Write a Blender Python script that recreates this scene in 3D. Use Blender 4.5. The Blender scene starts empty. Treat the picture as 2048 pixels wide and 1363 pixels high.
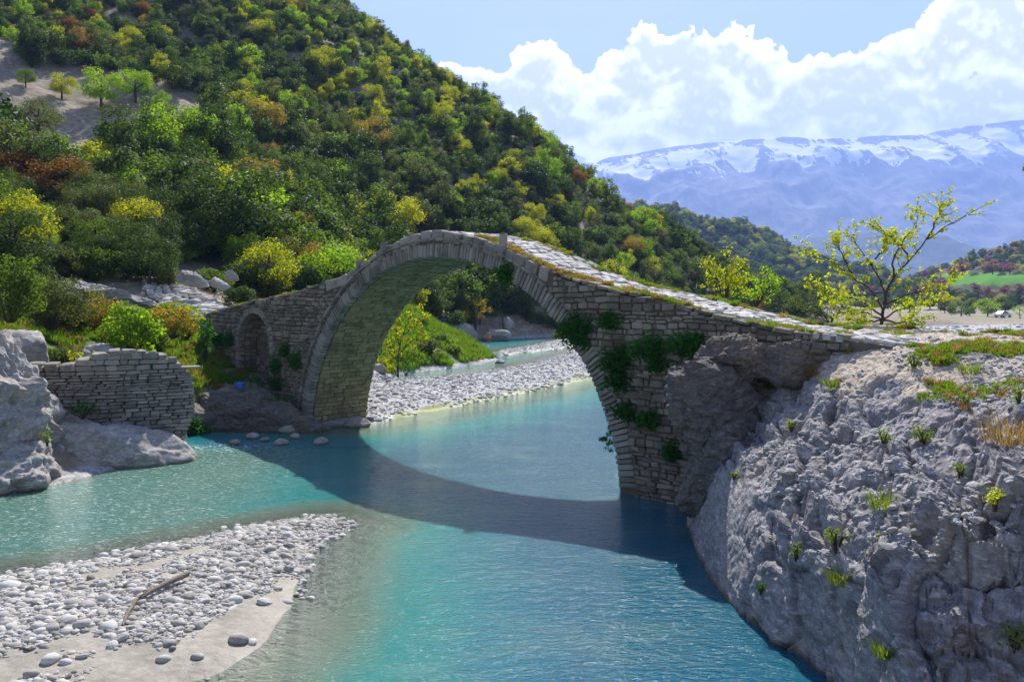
import bpy, bmesh, math, random
import numpy as np
from mathutils import Matrix, Vector, Euler
R = math.radians
random.seed(7)
rng = np.random.default_rng(11)
SC = bpy.context.scene
COL = SC.collection
# ------------------------------------------------------------------ camera
CAM_H, F, HY = 5.6, 1700.0, 590.0        # eye height above the river, focal length in px of the 2048 px picture, horizon row
cam = bpy.data.cameras.new('camera'); camo = bpy.data.objects.new('camera', cam); COL.objects.link(camo)
cam.sensor_width = 36; cam.lens = F / 2048 * 36; cam.shift_y = -(681.5 - HY) / 2048
cam.clip_start = 0.1; cam.clip_end = 60000
camo.location = (0, 0, CAM_H); camo.rotation_euler = (R(90), 0, 0)
SC.camera = camo
# ------------------------------------------------------------------ light
SUN = Vector((0.10, 1.0, 1.0)).normalized()
EL = math.asin(SUN.z); AZ = math.atan2(SUN.x, SUN.y)
sl = bpy.data.lights.new('sun', 'SUN'); sl.energy = 5.0; sl.angle = R(0.53); sl.color = (1, .955, .88)
so = bpy.data.objects.new('sun', sl); COL.objects.link(so)
so.rotation_euler = SUN.to_track_quat('Z', 'Y').to_euler()
so.location = (0, 0, 50)
SC.view_settings.view_transform = 'Standard'; SC.view_settings.look = 'None'
SC.view_settings.gamma = 1; SC.view_settings.exposure = 1.15
SC.render.film_transparent = False
SC.cycles.use_denoising = True
SC.cycles.max_bounces = 6; SC.cycles.diffuse_bounces = 3; SC.cycles.glossy_bounces = 2
SC.cycles.transmission_bounces = 3; SC.cycles.transparent_max_bounces = 8; SC.cycles.volume_bounces = 1
SC.cycles.sample_clamp_indirect = 4
SC.cycles.sample_clamp_direct = 12
SC.cycles.caustics_reflective = False; SC.cycles.caustics_refractive = False

# ------------------------------------------------------------------ node helper
class NT:
    def __init__(s, tree): s.t = tree; tree.nodes.clear()
    def n(s, typ, ins=None, **props):
        nd = s.t.nodes.new(typ)
        for k, v in props.items(): setattr(nd, k, v)
        for k, v in (ins or {}).items():
            sock = nd.inputs[k]
            if isinstance(v, bpy.types.NodeSocket): s.t.links.new(v, sock)
            elif isinstance(v, bpy.types.Node): s.t.links.new(v.outputs[0], sock)
            else:
                if sock.type == 'RGBA' and len(v) == 3: v = (*v, 1)
                sock.default_value = v
        return nd
    def m(s, op, a, b=0.0, c=None, clamp=False):
        d = {0: a, 1: b}
        if c is not None: d[2] = c
        return s.n('ShaderNodeMath', d, operation=op, use_clamp=clamp).outputs[0]
    def mix(s, f, a, b, blend='MIX'):
        nd = s.n('ShaderNodeMix', data_type='RGBA', blend_type=blend)
        for i, v in ((0, f), (6, a), (7, b)):
            if isinstance(v, bpy.types.NodeSocket): s.t.links.new(v, nd.inputs[i])
            else: nd.inputs[i].default_value = ((*v, 1) if i and len(v) == 3 else v)
        return nd.outputs[2]
    def noise(s, vec, scale, detail=4, rough=.55, dist=0.0):
        d = {'Scale': scale, 'Detail': detail, 'Roughness': rough, 'Distortion': dist}
        if vec is not None: d['Vector'] = vec
        return s.n('ShaderNodeTexNoise', d).outputs[0]
    def ramp(s, f, stops, interp='LINEAR'):
        nd = s.n('ShaderNodeValToRGB', {0: f}); cr = nd.color_ramp; cr.interpolation = interp
        while len(cr.elements) < len(stops): cr.elements.new(0.5)
        for e, (p, c) in zip(cr.elements, stops):
            e.position = p; e.color = (c, c, c, 1) if isinstance(c, (int, float)) else (*c, 1)
        return nd.outputs[0]
    def attr(s, name): return s.n('ShaderNodeAttribute', attribute_name=name).outputs['Fac']
    def pos(s): return s.n('ShaderNodeNewGeometry').outputs['Position']
    def mapv(s, vec, scale=(1, 1, 1), rot=(0, 0, 0)):
        return s.n('ShaderNodeMapping', {'Vector': vec, 'Scale': scale, 'Rotation': rot}).outputs[0]
    def smooth(s, x, a, b):
        return s.n('ShaderNodeMapRange', {0: x, 1: a, 2: b, 3: 0.0, 4: 1.0}, interpolation_type='SMOOTHSTEP').outputs[0]
    def out(s, sh, vol=None):
        o = s.n('ShaderNodeOutputMaterial')
        if sh is not None: s.t.links.new(sh.outputs[0] if isinstance(sh, bpy.types.Node) else sh, o.inputs[0])
        if vol is not None: s.t.links.new(vol.outputs[0], o.inputs[1])
    def rnd(s):                       # a random number for each piece, joined or copied
        a = s.n('ShaderNodeNewGeometry').outputs['Random Per Island']
        b = s.n('ShaderNodeObjectInfo').outputs['Random']
        return s.m('FRACT', s.m('ADD', a, b))

def material(name):
    m = bpy.data.materials.new(name); m.use_nodes = True
    return m, NT(m.node_tree)

# ------------------------------------------------------------------ world: Nishita sky + cumulus banks
w = bpy.data.worlds.new('World'); SC.world = w; w.use_nodes = True
w.cycles.sampling_method = 'MANUAL'; w.cycles.sample_map_resolution = 256
t = NT(w.node_tree)
sky = t.n('ShaderNodeTexSky', sky_type='NISHITA', sun_disc=False, sun_elevation=EL, sun_rotation=AZ,
          air_density=1.0, dust_density=0.6, ozone_density=2.0, altitude=200)
dirv = t.n('ShaderNodeTexCoord').outputs['Generated']
sep = t.n('ShaderNodeSeparateXYZ', {0: dirv})
az = t.m('ARCTAN2', sep.outputs[0], sep.outputs[1])
el = t.m('ARCSINE', sep.outputs[2])
n_big = t.noise(dirv, 15.0, 5, .62)
n_core = t.noise(t.mapv(dirv, (1, 1, 1), (0, 0, 1.0)), 12.0, 3, .6)
def A2(px, py):
    a = math.atan((px - 1024) / F); return a, math.atan((HY - py) / F * math.cos(a))
blobs = [(1080, 150, 62, 58), (1120, 200, 80, 60), (1010, 190, 60, 38), (940, 178, 55, 36), (890, 155, 34, 24), (1305, 105, 52, 55), (1360, 130, 80, 62), (1270, 165, 90, 70), (1470, 120, 62, 60), (1510, 170, 62, 70), (1420, 190, 130, 70), (1220, 215, 80, 50),
         (1380, 250, 170, 45), (1150, 250, 90, 40), (1660, 165, 85, 45), (1740, 160, 80, 45), (1590, 205, 55, 45), (1690, 215, 110, 45), (1830, 125, 90, 50), (1900, 90, 60, 60), (1930, 50, 62, 62), (1990, 40, 70, 70), (2040, 90, 100, 60),
         (2020, 190, 110, 60), (1900, 200, 80, 50), (1850, 240, 90, 32), (2150, 40, 130, 110), (2280, 150, 170, 90), (2560, 190, 200, 70), (1290, 285, 150, 38), (1800, 205, 90, 50), (1560, 230, 100, 40), (1500, 262, 170, 40), (1720, 255, 170, 38), (1950, 235, 160, 36), (2200, 225, 200, 45),
         (560, 150, 130, 60), (260, 170, 180, 60), (-180, 150, 170, 70)]
acc = None
for px, py, rx, ry in blobs:
    a, e = A2(px, py)
    du = t.m('MULTIPLY', t.m('SUBTRACT', az, a), F / rx * .93)
    dv = t.m('MULTIPLY', t.m('SUBTRACT', el, e), F / ry * .93)
    r2 = t.m('ADD', t.m('MULTIPLY', du, du), t.m('MULTIPLY', dv, dv))
    f = t.m('SUBTRACT', 1.0, t.m('POWER', r2, .5))
    acc = f if acc is None else t.m('SMOOTH_MAX', acc, f, .25)
# the same kind of cloud bank goes on all round
gen = t.m('SUBTRACT', t.m('MULTIPLY', t.noise(dirv, 4.2, 1), 2.6), t.m('ADD', 1.5, t.m('MULTIPLY', t.m('ABSOLUTE', t.m('SUBTRACT', el, .24)), 3.2)))
side = t.smooth(t.m('ABSOLUTE', az), .75, 1.1)
gen = t.m('SUBTRACT', gen, t.m('MULTIPLY', t.m('SUBTRACT', 1.0, side), 4.0))
acc = t.m('MAXIMUM', acc, gen)
fld = t.m('ADD', t.m('MULTIPLY', acc, 1.7), t.m('MULTIPLY', t.m('SUBTRACT', n_big, .5), 1.9))
b0 = t.m('ABSOLUTE', t.m('SUBTRACT', t.noise(dirv, 30.0, 3, .55), .5))
b1 = t.m('ABSOLUTE', t.m('SUBTRACT', t.noise(t.n('ShaderNodeVectorMath', {0: dirv, 1: (.002, .0, .009)}, operation='ADD').outputs[0], 30.0, 3, .55), .5))
fld = t.m('ADD', fld, t.m('SUBTRACT', .26, t.m('MULTIPLY', b0, 3.4)))
relief = t.m('MULTIPLY', t.m('SUBTRACT', b0, b1), 4.5)       # pseudo-lighting: light from above painted into the colour of the billows
mask = t.smooth(fld, .02, .17)
wisp = t.m('MULTIPLY', t.smooth(t.noise(t.mapv(dirv, (1, 1, 3.5)), 5.0, 2, .6), .46, .72), t.smooth(el, .44, .1))
core = t.m('ADD', relief, t.smooth(t.m('ADD', t.m('MULTIPLY', fld, .38), t.m('ADD', t.m('MULTIPLY', acc, .4), t.m('MULTIPLY', t.m('SUBTRACT', n_core, .5), 1.9))), .22, .8))
core = t.m('MAXIMUM', t.m('MINIMUM', core, 1.0), 0.0)
ccol = t.mix(core, (1.25, 1.2, 1.15), (.66, .625, .70))
skyc = t.mix(1.0, sky.outputs[0], (.079, .071, .065), 'MULTIPLY')
skyc = t.mix(t.m('MULTIPLY', wisp, .35), skyc, (.52, .60, .74))
glow = t.m('MULTIPLY', t.smooth(el, .24, .03), t.m('MULTIPLY', t.smooth(t.m('ABSOLUTE', t.m('SUBTRACT', az, AZ)), 1.3, .2), .5))   # bright hazy air low under the sun
skyc = t.mix(glow, skyc, (.46, .56, .74))
col = t.mix(mask, skyc, ccol)
bg = t.n('ShaderNodeBackground', {0: col, 1: 1.0})
o = t.n('ShaderNodeOutputWorld', {0: bg})

# ------------------------------------------------------------------ numpy noise
_perm = np.random.default_rng(5).permutation(256); _perm = np.concatenate([_perm, _perm, _perm])
_g = np.random.default_rng(6).normal(size=(256, 3)); _g /= np.linalg.norm(_g, axis=1)[:, None]
def perlin(p):
    p = np.asarray(p, float); i = np.floor(p).astype(int); f = p - i; i &= 255
    u = f * f * f * (f * (f * 6 - 15) + 10); r = 0
    for dx in (0, 1):
        for dy in (0, 1):
            for dz in (0, 1):
                h = _perm[_perm[_perm[i[..., 0] + dx] + i[..., 1] + dy] + i[..., 2] + dz]
                g = _g[h]
                d = (g[..., 0] * (f[..., 0] - dx) + g[..., 1] * (f[..., 1] - dy) + g[..., 2] * (f[..., 2] - dz))
                wt = (u[..., 0] if dx else 1 - u[..., 0]) * (u[..., 1] if dy else 1 - u[..., 1]) * (u[..., 2] if dz else 1 - u[..., 2])
                r = r + wt * d
    return r * 1.5
def fbm(p, o=4, lac=2.03, g=.5):
    p = np.asarray(p, float); a = 1; s = 0
    for k in range(o): s = s + a * perlin(p + k * 7.3); p = p * lac; a *= g
    return s
def ridged(p, o=4, lac=2.1, g=.5):
    p = np.asarray(p, float); a = 1; s = 0
    for k in range(o): s = s + a * (1 - 2 * np.abs(perlin(p + k * 3.7))); p = p * lac; a *= g
    return s
def P(px, py, Y): return Vector(((px - 1024) / F * Y, Y, CAM_H + (HY - py) / F * Y))
def G0(px, py, z=0.0): Y = (CAM_H - z) * F / (py - HY); return ((px - 1024) / F * Y, Y)
def xy3(x, y, z=0.0): return np.stack([x, y, np.zeros_like(x) + z], -1)
def sst(x, a, b): q = np.clip((x - a) / (b - a), 0, 1); return q * q * (3 - 2 * q)

# ------------------------------------------------------------------ mesh / object helpers
def mesh_np(name, V, Fa, smooth=True, mat=None):
    V = np.asarray(V, np.float32); Fa = np.asarray(Fa, np.int32); k = Fa.shape[1]
    me = bpy.data.meshes.new(name); me.vertices.add(len(V)); me.vertices.foreach_set('co', V.ravel())
    me.loops.add(Fa.size); me.loops.foreach_set('vertex_index', Fa.ravel())
    me.polygons.add(len(Fa)); me.polygons.foreach_set('loop_start', np.arange(0, Fa.size, k, dtype=np.int32))
    me.polygons.foreach_set('use_smooth', np.full(len(Fa), smooth))
    me.update(calc_edges=True)
    if mat: me.materials.append(mat)
    return me
def fattr(me, name, arr):
    a = me.attributes.new(name, 'FLOAT', 'POINT'); a.data.foreach_set('value', np.asarray(arr, np.float32).ravel())
def grid_faces(nu, nv):
    i = np.arange(nu - 1)[:, None] * nv + np.arange(nv - 1)[None, :]
    return np.stack([i, i + nv, i + nv + 1, i + 1], -1).reshape(-1, 4)
def tag(o, label=None, cat=None, group=None, kind=None):
    if label: o['label'] = label
    if cat: o['category'] = cat
    if group: o['group'] = group
    if kind: o['kind'] = kind
    return o
def obj(name, me, parent=None, mat=None):
    o = bpy.data.objects.new(name, me); COL.objects.link(o)
    if parent is not None: o.parent = parent
    if mat:
        if len(me.materials) == 0: me.materials.append(mat)
        elif me.materials[0] != mat:
            o.material_slots[0].link = 'OBJECT'; o.material_slots[0].material = mat
    return o
def thing(name, label, cat, loc=(0, 0, 0), rotz=0, group=None):
    o = bpy.data.objects.new(name, None); COL.objects.link(o); o.empty_display_size = .2
    o.location = loc; o.rotation_euler = (0, 0, rotz)
    return tag(o, label, cat, group)
def bm_mesh(name, bm, mat=None, smooth=False):
    me = bpy.data.meshes.new(name); bm.to_mesh(me); bm.free()
    if smooth: me.polygons.foreach_set('use_smooth', [True] * len(me.polygons))
    if mat: me.materials.append(mat)
    return me
class Tube:                                   # tapered tubes collected into one mesh
    def __init__(s): s.V = []; s.Fq = []; s.n = 0
    def add(s, pts, rad, sides=6):
        pts = [Vector(p) for p in pts]; k = len(pts); ref = Vector((.31, .77, .55))
        for i, p in enumerate(pts):
            d = (pts[min(i + 1, k - 1)] - pts[max(i - 1, 0)]).normalized()
            a = d.cross(ref).normalized(); b = d.cross(a)
            for j in range(sides):
                q = 2 * math.pi * j / sides; s.V.append(p + (a * math.cos(q) + b * math.sin(q)) * rad[i])
        for i in range(k - 1):
            for j in range(sides):
                j2 = (j + 1) % sides; o0 = s.n + i * sides; o1 = o0 + sides
                s.Fq.append((o0 + j, o0 + j2, o1 + j2, o1 + j))
        s.n += k * sides
    def mesh(s, name, mat): return mesh_np(name, np.array([tuple(v) for v in s.V]), s.Fq, True, mat)
def leaf_mesh(name, C, N, size, mat, aspect=.62, seed=0, droop=0.0):
    r = np.random.default_rng(seed); n = len(C)
    N = N / (np.linalg.norm(N, axis=1)[:, None] + 1e-6)
    t1 = r.normal(size=(n, 3)); t1 -= N * (t1 * N).sum(1)[:, None]; t1 /= np.linalg.norm(t1, axis=1)[:, None] + 1e-6
    t1[:, 2] -= droop
    t2 = np.cross(N, t1); s = np.asarray(size)[:, None] * np.ones((n, 1))
    V = np.stack([C - t1 * s, C + t2 * s * aspect + N * s * .15, C + t1 * s, C - t2 * s * aspect + N * s * .15], 1).reshape(-1, 3)
    return mesh_np(name, V, np.arange(4 * n).reshape(n, 4), False, mat)
def blob_leaves(lobes, per, seed, jitter=.35, up=.25):
    """leaf positions on the shells of lobes (x,y,z,r)"""
    r = np.random.default_rng(seed); C = []; N = []
    for (x, y, z, rad) in lobes:
        n = max(6, int(per * rad * rad)); d = r.normal(size=(n, 3)); d /= np.linalg.norm(d, axis=1)[:, None]
        rr = rad * (1 - r.random(n)[:, None] ** 2 * .55) * (1 + .18 * r.normal(size=(n, 1)) * .6)
        C.append(np.array([x, y, z]) + d * rr * np.array([1, 1, .85])); nn = d + r.normal(size=(n, 3)) * jitter; nn[:, 2] += up; N.append(nn)
    return np.concatenate(C), np.concatenate(N)
def scatter(name, sources, pts, rot, scl, idx, label=None, cat=None, kind='stuff', parent=None):
    """one object that sets copies of the source meshes on its own points"""
    me = bpy.data.meshes.new(name); me.vertices.add(len(pts)); me.vertices.foreach_set('co', np.asarray(pts, np.float32).ravel())
    for nm, ar in (('rot', rot), ('scl', scl)):
        a = me.attributes.new(nm, 'FLOAT_VECTOR', 'POINT'); a.data.foreach_set('vector', np.asarray(ar, np.float32).ravel())
    a = me.attributes.new('idx', 'INT', 'POINT'); a.data.foreach_set('value', np.asarray(idx, np.int32))
    o = obj(name, me, parent); tag(o, label, cat, None, kind)
    ng = bpy.data.node_groups.new(name, 'GeometryNodeTree'); ng.is_modifier = True
    ng.interface.new_socket('Geometry', in_out='INPUT', socket_type='NodeSocketGeometry')
    ng.interface.new_socket('Geometry', in_out='OUTPUT', socket_type='NodeSocketGeometry')
    N = ng.nodes; L = ng.links
    gi = N.new('NodeGroupInput'); go = N.new('NodeGroupOutput'); jn = N.new('GeometryNodeJoinGeometry')
    def na(nm, ty):
        q = N.new('GeometryNodeInputNamedAttribute'); q.data_type = ty; q.inputs[0].default_value = nm; return q.outputs[0]
    ai, ar, as_ = na('idx', 'INT'), na('rot', 'FLOAT_VECTOR'), na('scl', 'FLOAT_VECTOR')
    er = N.new('FunctionNodeEulerToRotation'); L.new(ar, er.inputs[0])
    for k, so_ in enumerate(sources):
        oi = N.new('GeometryNodeObjectInfo'); oi.inputs[0].default_value = so_; oi.transform_space = 'ORIGINAL'
        cp = N.new('FunctionNodeCompare'); cp.data_type = 'INT'; cp.operation = 'EQUAL'; L.new(ai, cp.inputs[2]); cp.inputs[3].default_value = k
        ip = N.new('GeometryNodeInstanceOnPoints'); L.new(gi.outputs[0], ip.inputs['Points']); L.new(cp.outputs[0], ip.inputs['Selection'])
        L.new(oi.outputs['Geometry'], ip.inputs['Instance']); L.new(er.outputs[0], ip.inputs['Rotation']); L.new(as_, ip.inputs['Scale'])
        L.new(ip.outputs[0], jn.inputs[0])
    L.new(jn.outputs[0], go.inputs[0])
    md = o.modifiers.new('scatter', 'NODES'); md.node_group = ng
    return o

# ------------------------------------------------------------------ materials
def stone_mat(name, c0, c1, c2, rough=.9, scale=3.0, bump=.35, stain=(.06, .06, .045), stain_amt=.35, moss=0.0):
    m, t = material(name); p = t.pos(); r = t.rnd()
    n1 = t.noise(p, scale, 6, .62); n2 = t.noise(p, scale * .35, 4); n3 = t.noise(p, scale * 14, 4, .6)
    c = t.ramp(r, [(0, c0), (.5, c1), (1, c2)])
    c = t.mix(t.smooth(n1, .42, .68), c, t.mix(.55, c, c2))
    c = t.mix(t.m('MULTIPLY', t.smooth(n2, .5, .68), stain_amt), c, stain)
    if moss: c = t.mix(t.m('MULTIPLY', t.smooth(t.noise(p, scale * .8, 5, .7), .54, .66), moss), c, (.085, .078, .03))
    c = t.mix(.45, c, t.ramp(n3, [(.25, .25), (.75, .75)]), 'OVERLAY')
    h = t.m('ADD', t.m('MULTIPLY', n1, .7), t.m('MULTIPLY', n3, .3))
    b = t.n('ShaderNodeBump', {'Height': h, 'Strength': bump, 'Distance': .08})
    t.out(t.n('ShaderNodeBsdfPrincipled', {'Base Color': c, 'Roughness': rough, 'Normal': b, 'Specular IOR Level': .25}))
    return m
M = {}
M['masonry'] = stone_mat('masonry', (.125, .105, .08), (.20, .172, .135), (.31, .275, .225), moss=.3, stain_amt=.5)
M['voussoir'] = stone_mat('voussoir', (.18, .16, .132), (.25, .228, .195), (.33, .305, .265), stain_amt=.55)
M['barrel'] = stone_mat('barrel', (.20, .16, .075), (.29, .24, .12), (.37, .31, .17), stain_amt=.35, moss=.35)
M['mortar'] = stone_mat('mortar', (.09, .075, .056), (.115, .097, .073), (.14, .118, .09), scale=5)
M['paving'] = stone_mat('paving', (.34, .315, .285), (.48, .45, .415), (.60, .57, .53), stain_amt=.3)
M['ruin'] = stone_mat('ruin', (.17, .15, .122), (.25, .222, .185), (.35, .32, .275), stain_amt=.35)
M['pebble'] = stone_mat('pebble', (.16, .15, .13), (.37, .345, .305), (.56, .535, .49), scale=5, bump=.12, stain_amt=.12)
M['flat_pebble'] = stone_mat('flat_pebble', (.24, .235, .225), (.37, .36, .345), (.52, .51, .495), scale=4, bump=.12, stain_amt=.15)
M['slab'] = stone_mat('slab', (.27, .255, .235), (.33, .315, .29), (.41, .39, .36), bump=.5)

def rock_mat(name, base, light, dark, warm, bump=.6, vein=.4):
    m, t = material(name); p = t.pos()
    pw = t.mapv(p, (1, 1, 2.6), (R(18), R(-24), R(12)))
    n0 = t.noise(p, .55, 5, .6); n1 = t.noise(pw, 2.2, 8, .68, .4); n2 = t.noise(p, 12, 6, .65); n3 = t.noise(pw, 5.5, 6, .7)
    c = t.mix(t.smooth(n1, .36, .66), dark, base)
    c = t.mix(t.smooth(n3, .50, .68), c, light)
    c = t.mix(t.m('MULTIPLY', t.smooth(n0, .5, .66), .55), c, warm)
    c = t.mix(t.m('MULTIPLY', t.smooth(t.noise(pw, .9, 6, .7, .5), .52, .64), .6), c, tuple(v * .75 for v in dark))      # weathered dark patches
    c = t.mix(.5, c, t.ramp(n2, [(.25, .22), (.75, .78)]), 'OVERLAY')
    zz = t.n('ShaderNodeSeparateXYZ', {0: p}).outputs[2]
    wet = t.smooth(t.m('ADD', zz, t.m('MULTIPLY', n1, .12)), .2, .06)      # wet, algae-stained rim at the waterline
    c = t.mix(t.m('MULTIPLY', wet, .8), c, (.07, .055, .025))
    h = t.m('ADD', t.m('ADD', t.m('MULTIPLY', n1, .6), t.m('MULTIPLY', n3, .35)), t.m('MULTIPLY', n2, .16))
    b = t.n('ShaderNodeBump', {'Height': h, 'Strength': bump, 'Distance': .14})
    t.out(t.n('ShaderNodeBsdfPrincipled', {'Base Color': c, 'Roughness': .88, 'Normal': b, 'Specular IOR Level': .25}))
    return m
M['rock'] = rock_mat('rock', (.33, .31, .312), (.48, .455, .445), (.18, .168, .172), (.36, .31, .25))
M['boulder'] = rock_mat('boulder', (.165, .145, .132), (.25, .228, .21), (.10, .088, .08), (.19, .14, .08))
M['pale_rock'] = rock_mat('pale_rock', (.38, .355, .33), (.50, .475, .445), (.25, .23, .21), (.40, .345, .275), bump=.45)

def ground_mat():
    m, t = material('ground'); p = t.pos()
    n1 = t.noise(p, 1.3, 6, .65); n2 = t.noise(p, 9, 5, .6); n3 = t.noise(p, .12, 4)
    vor = t.n('ShaderNodeTexVoronoi', {'Vector': p, 'Scale': 4.5, 'Randomness': 1.0})
    grav = t.mix(t.n('ShaderNodeSeparateColor', {0: vor.outputs['Color']}).outputs[0], (.25, .245, .24), (.46, .45, .44))
    soil = t.mix(t.smooth(n1, .35, .7), (.20, .155, .11), (.36, .31, .25))
    grass = t.mix(t.smooth(n1, .3, .7), (.055, .095, .018), (.14, .19, .04))
    sand = t.mix(t.smooth(n1, .3, .7), (.25, .225, .185), (.36, .325, .275))
    c = soil
    c = t.mix(t.smooth(t.m('ADD', t.attr('m_gravel'), t.m('MULTIPLY', t.m('SUBTRACT', n2, .5), .4)), .3, .7), c, grav)
    c = t.mix(t.smooth(t.m('ADD', t.attr('m_sand'), t.m('MULTIPLY', t.m('SUBTRACT', n1, .5), .5)), .35, .65), c, sand)
    c = t.mix(t.smooth(t.m('ADD', t.attr('m_grass'), t.m('MULTIPLY', t.m('SUBTRACT', n1, .5), .9)), .35, .65), c, grass)
    c = t.mix(.35, c, t.ramp(n2, [(.3, .3), (.7, .7)]), 'OVERLAY')
    zz = t.n('ShaderNodeSeparateXYZ', {0: p}).outputs[2]
    wet = t.smooth(t.m('ADD', zz, t.m('MULTIPLY', n1, .08)), .20, .05)       # damp sand near the water
    c = t.mix(t.m('MULTIPLY', wet, .45), c, t.mix(1.0, c, (.62, .58, .53), 'MULTIPLY'))
    weed = t.m('MULTIPLY', t.m('MULTIPLY', t.attr('m_weed'), t.smooth(n1, .34, .5)), 1.0)
    c = t.mix(weed, c, (.15, .185, .012))
    h = t.m('ADD', t.m('MULTIPLY', vor.outputs['Distance'], t.m('MULTIPLY', t.attr('m_gravel'), -.6)), t.m('MULTIPLY', n2, .5))
    b = t.n('ShaderNodeBump', {'Height': h, 'Strength': .5, 'Distance': .08})
    rough = t.m('SUBTRACT', .95, t.m('MULTIPLY', wet, .35))
    t.out(t.n('ShaderNodeBsdfPrincipled', {'Base Color': c, 'Roughness': rough, 'Normal': b, 'Specular IOR Level': .3}))
    return m
M['ground'] = ground_mat()

def leaf_mat(name, a, b, c, trans=.45, gloss=.10):
    """a..c: leaf colours; every tree drifts a little of its own"""
    m, t = material(name)
    isl = t.n('ShaderNodeNewGeometry').outputs['Random Per Island']; ob = t.n('ShaderNodeObjectInfo').outputs['Random']
    f = t.m('ADD', t.m('MULTIPLY', isl, .5), t.m('MULTIPLY', ob, .5))
    n = t.noise(t.pos(), .9, 2)
    f = t.m('ADD', t.m('MULTIPLY', f, .7), t.m('MULTIPLY', t.smooth(n, .3, .7), .3))
    col = t.ramp(f, [(.1, a), (.5, b), (.9, c)])
    d = t.n('ShaderNodeBsdfPrincipled', {'Base Color': col, 'Roughness': .55, 'Specular IOR Level': gloss})
    tr = t.n('ShaderNodeBsdfTranslucent', {'Color': t.mix(1.0, col, (2.1, 2.1, .8), 'MULTIPLY')})
    t.out(t.n('ShaderNodeMixShader', {0: trans, 1: d, 2: tr}))
    return m
LK = {'evergreen': leaf_mat('leaf_evergreen', (.022, .046, .012), (.040, .072, .018), (.064, .10, .024), .42),
      'midgreen': leaf_mat('leaf_midgreen', (.045, .085, .012), (.075, .125, .018), (.105, .155, .028), .5),
      'olive': leaf_mat('leaf_olive', (.055, .075, .028), (.080, .10, .036), (.11, .125, .048), .42),
      'yellowgreen': leaf_mat('leaf_yellowgreen', (.16, .185, .012), (.225, .24, .016), (.29, .28, .028), .6),
      'lime': leaf_mat('leaf_lime', (.11, .20, .012), (.16, .26, .018), (.21, .30, .03), .55),
      'russet': leaf_mat('leaf_russet', (.14, .055, .025), (.19, .09, .03), (.23, .135, .045), .4),
      'golden': leaf_mat('leaf_golden', (.17, .125, .02), (.22, .16, .028), (.27, .20, .045), .45),
      'pink': leaf_mat('leaf_pink', (.17, .06, .11), (.22, .08, .15), (.26, .12, .19), .3),
      'fern': leaf_mat('leaf_fern', (.025, .085, .012), (.035, .12, .018), (.05, .155, .025), .4),
      'flower': leaf_mat('leaf_flower', (.27, .32, .015), (.36, .38, .02), (.36, .42, .05), .5),
      'grass': leaf_mat('leaf_grass', (.06, .13, .012), (.10, .185, .018), (.16, .235, .03), .4),
      'drygrass': leaf_mat('leaf_drygrass', (.15, .085, .045), (.22, .14, .075), (.29, .215, .12), .35),
      'weed': leaf_mat('leaf_weed', (.08, .12, .015), (.14, .19, .02), (.20, .22, .04), .4)}
def plain(name, c, rough=.8, spec=.3, var=.25, scale=12, metal=0.0):
    m, t = material(name); n = t.noise(t.pos(), scale, 4)
    col = t.mix(t.smooth(n, .3, .7), tuple(x * (1 - var) for x in c), c)
    t.out(t.n('ShaderNodeBsdfPrincipled', {'Base Color': col, 'Roughness': rough, 'Specular IOR Level': spec, 'Metallic': metal}))
    return m
M['bark'] = plain('bark', (.075, .06, .048), .9, scale=8, var=.45)
M['driftwood'] = plain('driftwood', (.24, .19, .15), .85, var=.4)

# ================================================================== ground
def seg_dist(x, y, poly, closed=True):
    d = np.full(np.shape(x), 1e9); n = len(poly)
    for i in range(n if closed else n - 1):
        (ax, ay), (bx, by) = poly[i], poly[(i + 1) % n]
        vx, vy = bx - ax, by - ay; q = np.clip(((x - ax) * vx + (y - ay) * vy) / (vx * vx + vy * vy + 1e-9), 0, 1)
        d = np.minimum(d, np.hypot(x - ax - q * vx, y - ay - q * vy))
    return d
def inside(x, y, poly):
    r = np.zeros(np.shape(x), bool); n = len(poly)
    for i in range(n):
        (ax, ay), (bx, by) = poly[i], poly[(i + 1) % n]
        c = ((ay > y) != (by > y)) & (x < (bx - ax) * (y - ay) / (by - ay + 1e-12) + ax); r ^= c
    return r
def sdist(x, y, poly):
    d = seg_dist(x, y, poly); return np.where(inside(x, y, poly), d, -d)
BAR = [G0(*q) for q in ((645, 1032), (560, 1045), (430, 1072), (330, 1088), (150, 1130), (0, 1152), (-200, 1180))] + [(-22, 10), (-9, 6), (-5.6, 10.5)] + \
      [G0(*q) for q in ((330, 1375), (440, 1345), (520, 1290), (565, 1235), (596, 1180), (606, 1130), (640, 1085), (690, 1050))]
FARBAR = [G0(*q) for q in ((700, 850), (760, 842), (900, 815), (1050, 785), (1180, 756))] + [(9, 66), (18, 88), (12, 97), (7.5, 92)] + \
         [G0(*q) for q in ((1120, 712), (1060, 726), (1000, 738), (900, 752), (800, 758), (740, 756))] + [(-9.5, 56), (-9.5, 42)]
LEFT = [(-60, 12), (-22, 18.5), (-14.2, 24.0), (-13.2, 26), (-12.2, 30.0), (-13.4, 32.6), (-15, 34.4), (-12.0, 35.2), (-9.4, 34.9), (-8.0, 36.6), (-6.9, 38.3), (-7.3, 42), (-8.4, 56),
        (-8.3, 60), (-5, 64.5), (-2.6, 69), (-1.3, 74), (-2.6, 85), (-4.6, 95), (-4.4, 103), (0, 109), (9, 116), (16, 120), (24, 130), (34, 140), (52, 142), (75, 150), (130, 175), (300, 300), (300, 900), (-700, 900), (-700, 12)]
PLAIN = [(14, 92), (40, 88), (90, 70), (200, 60), (9000, 60), (9000, 12000), (-9000, 12000), (-9000, 880), (310, 880), (310, 290), (135, 165), (75, 142), (50, 134), (32, 128), (20, 112)]
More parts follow.
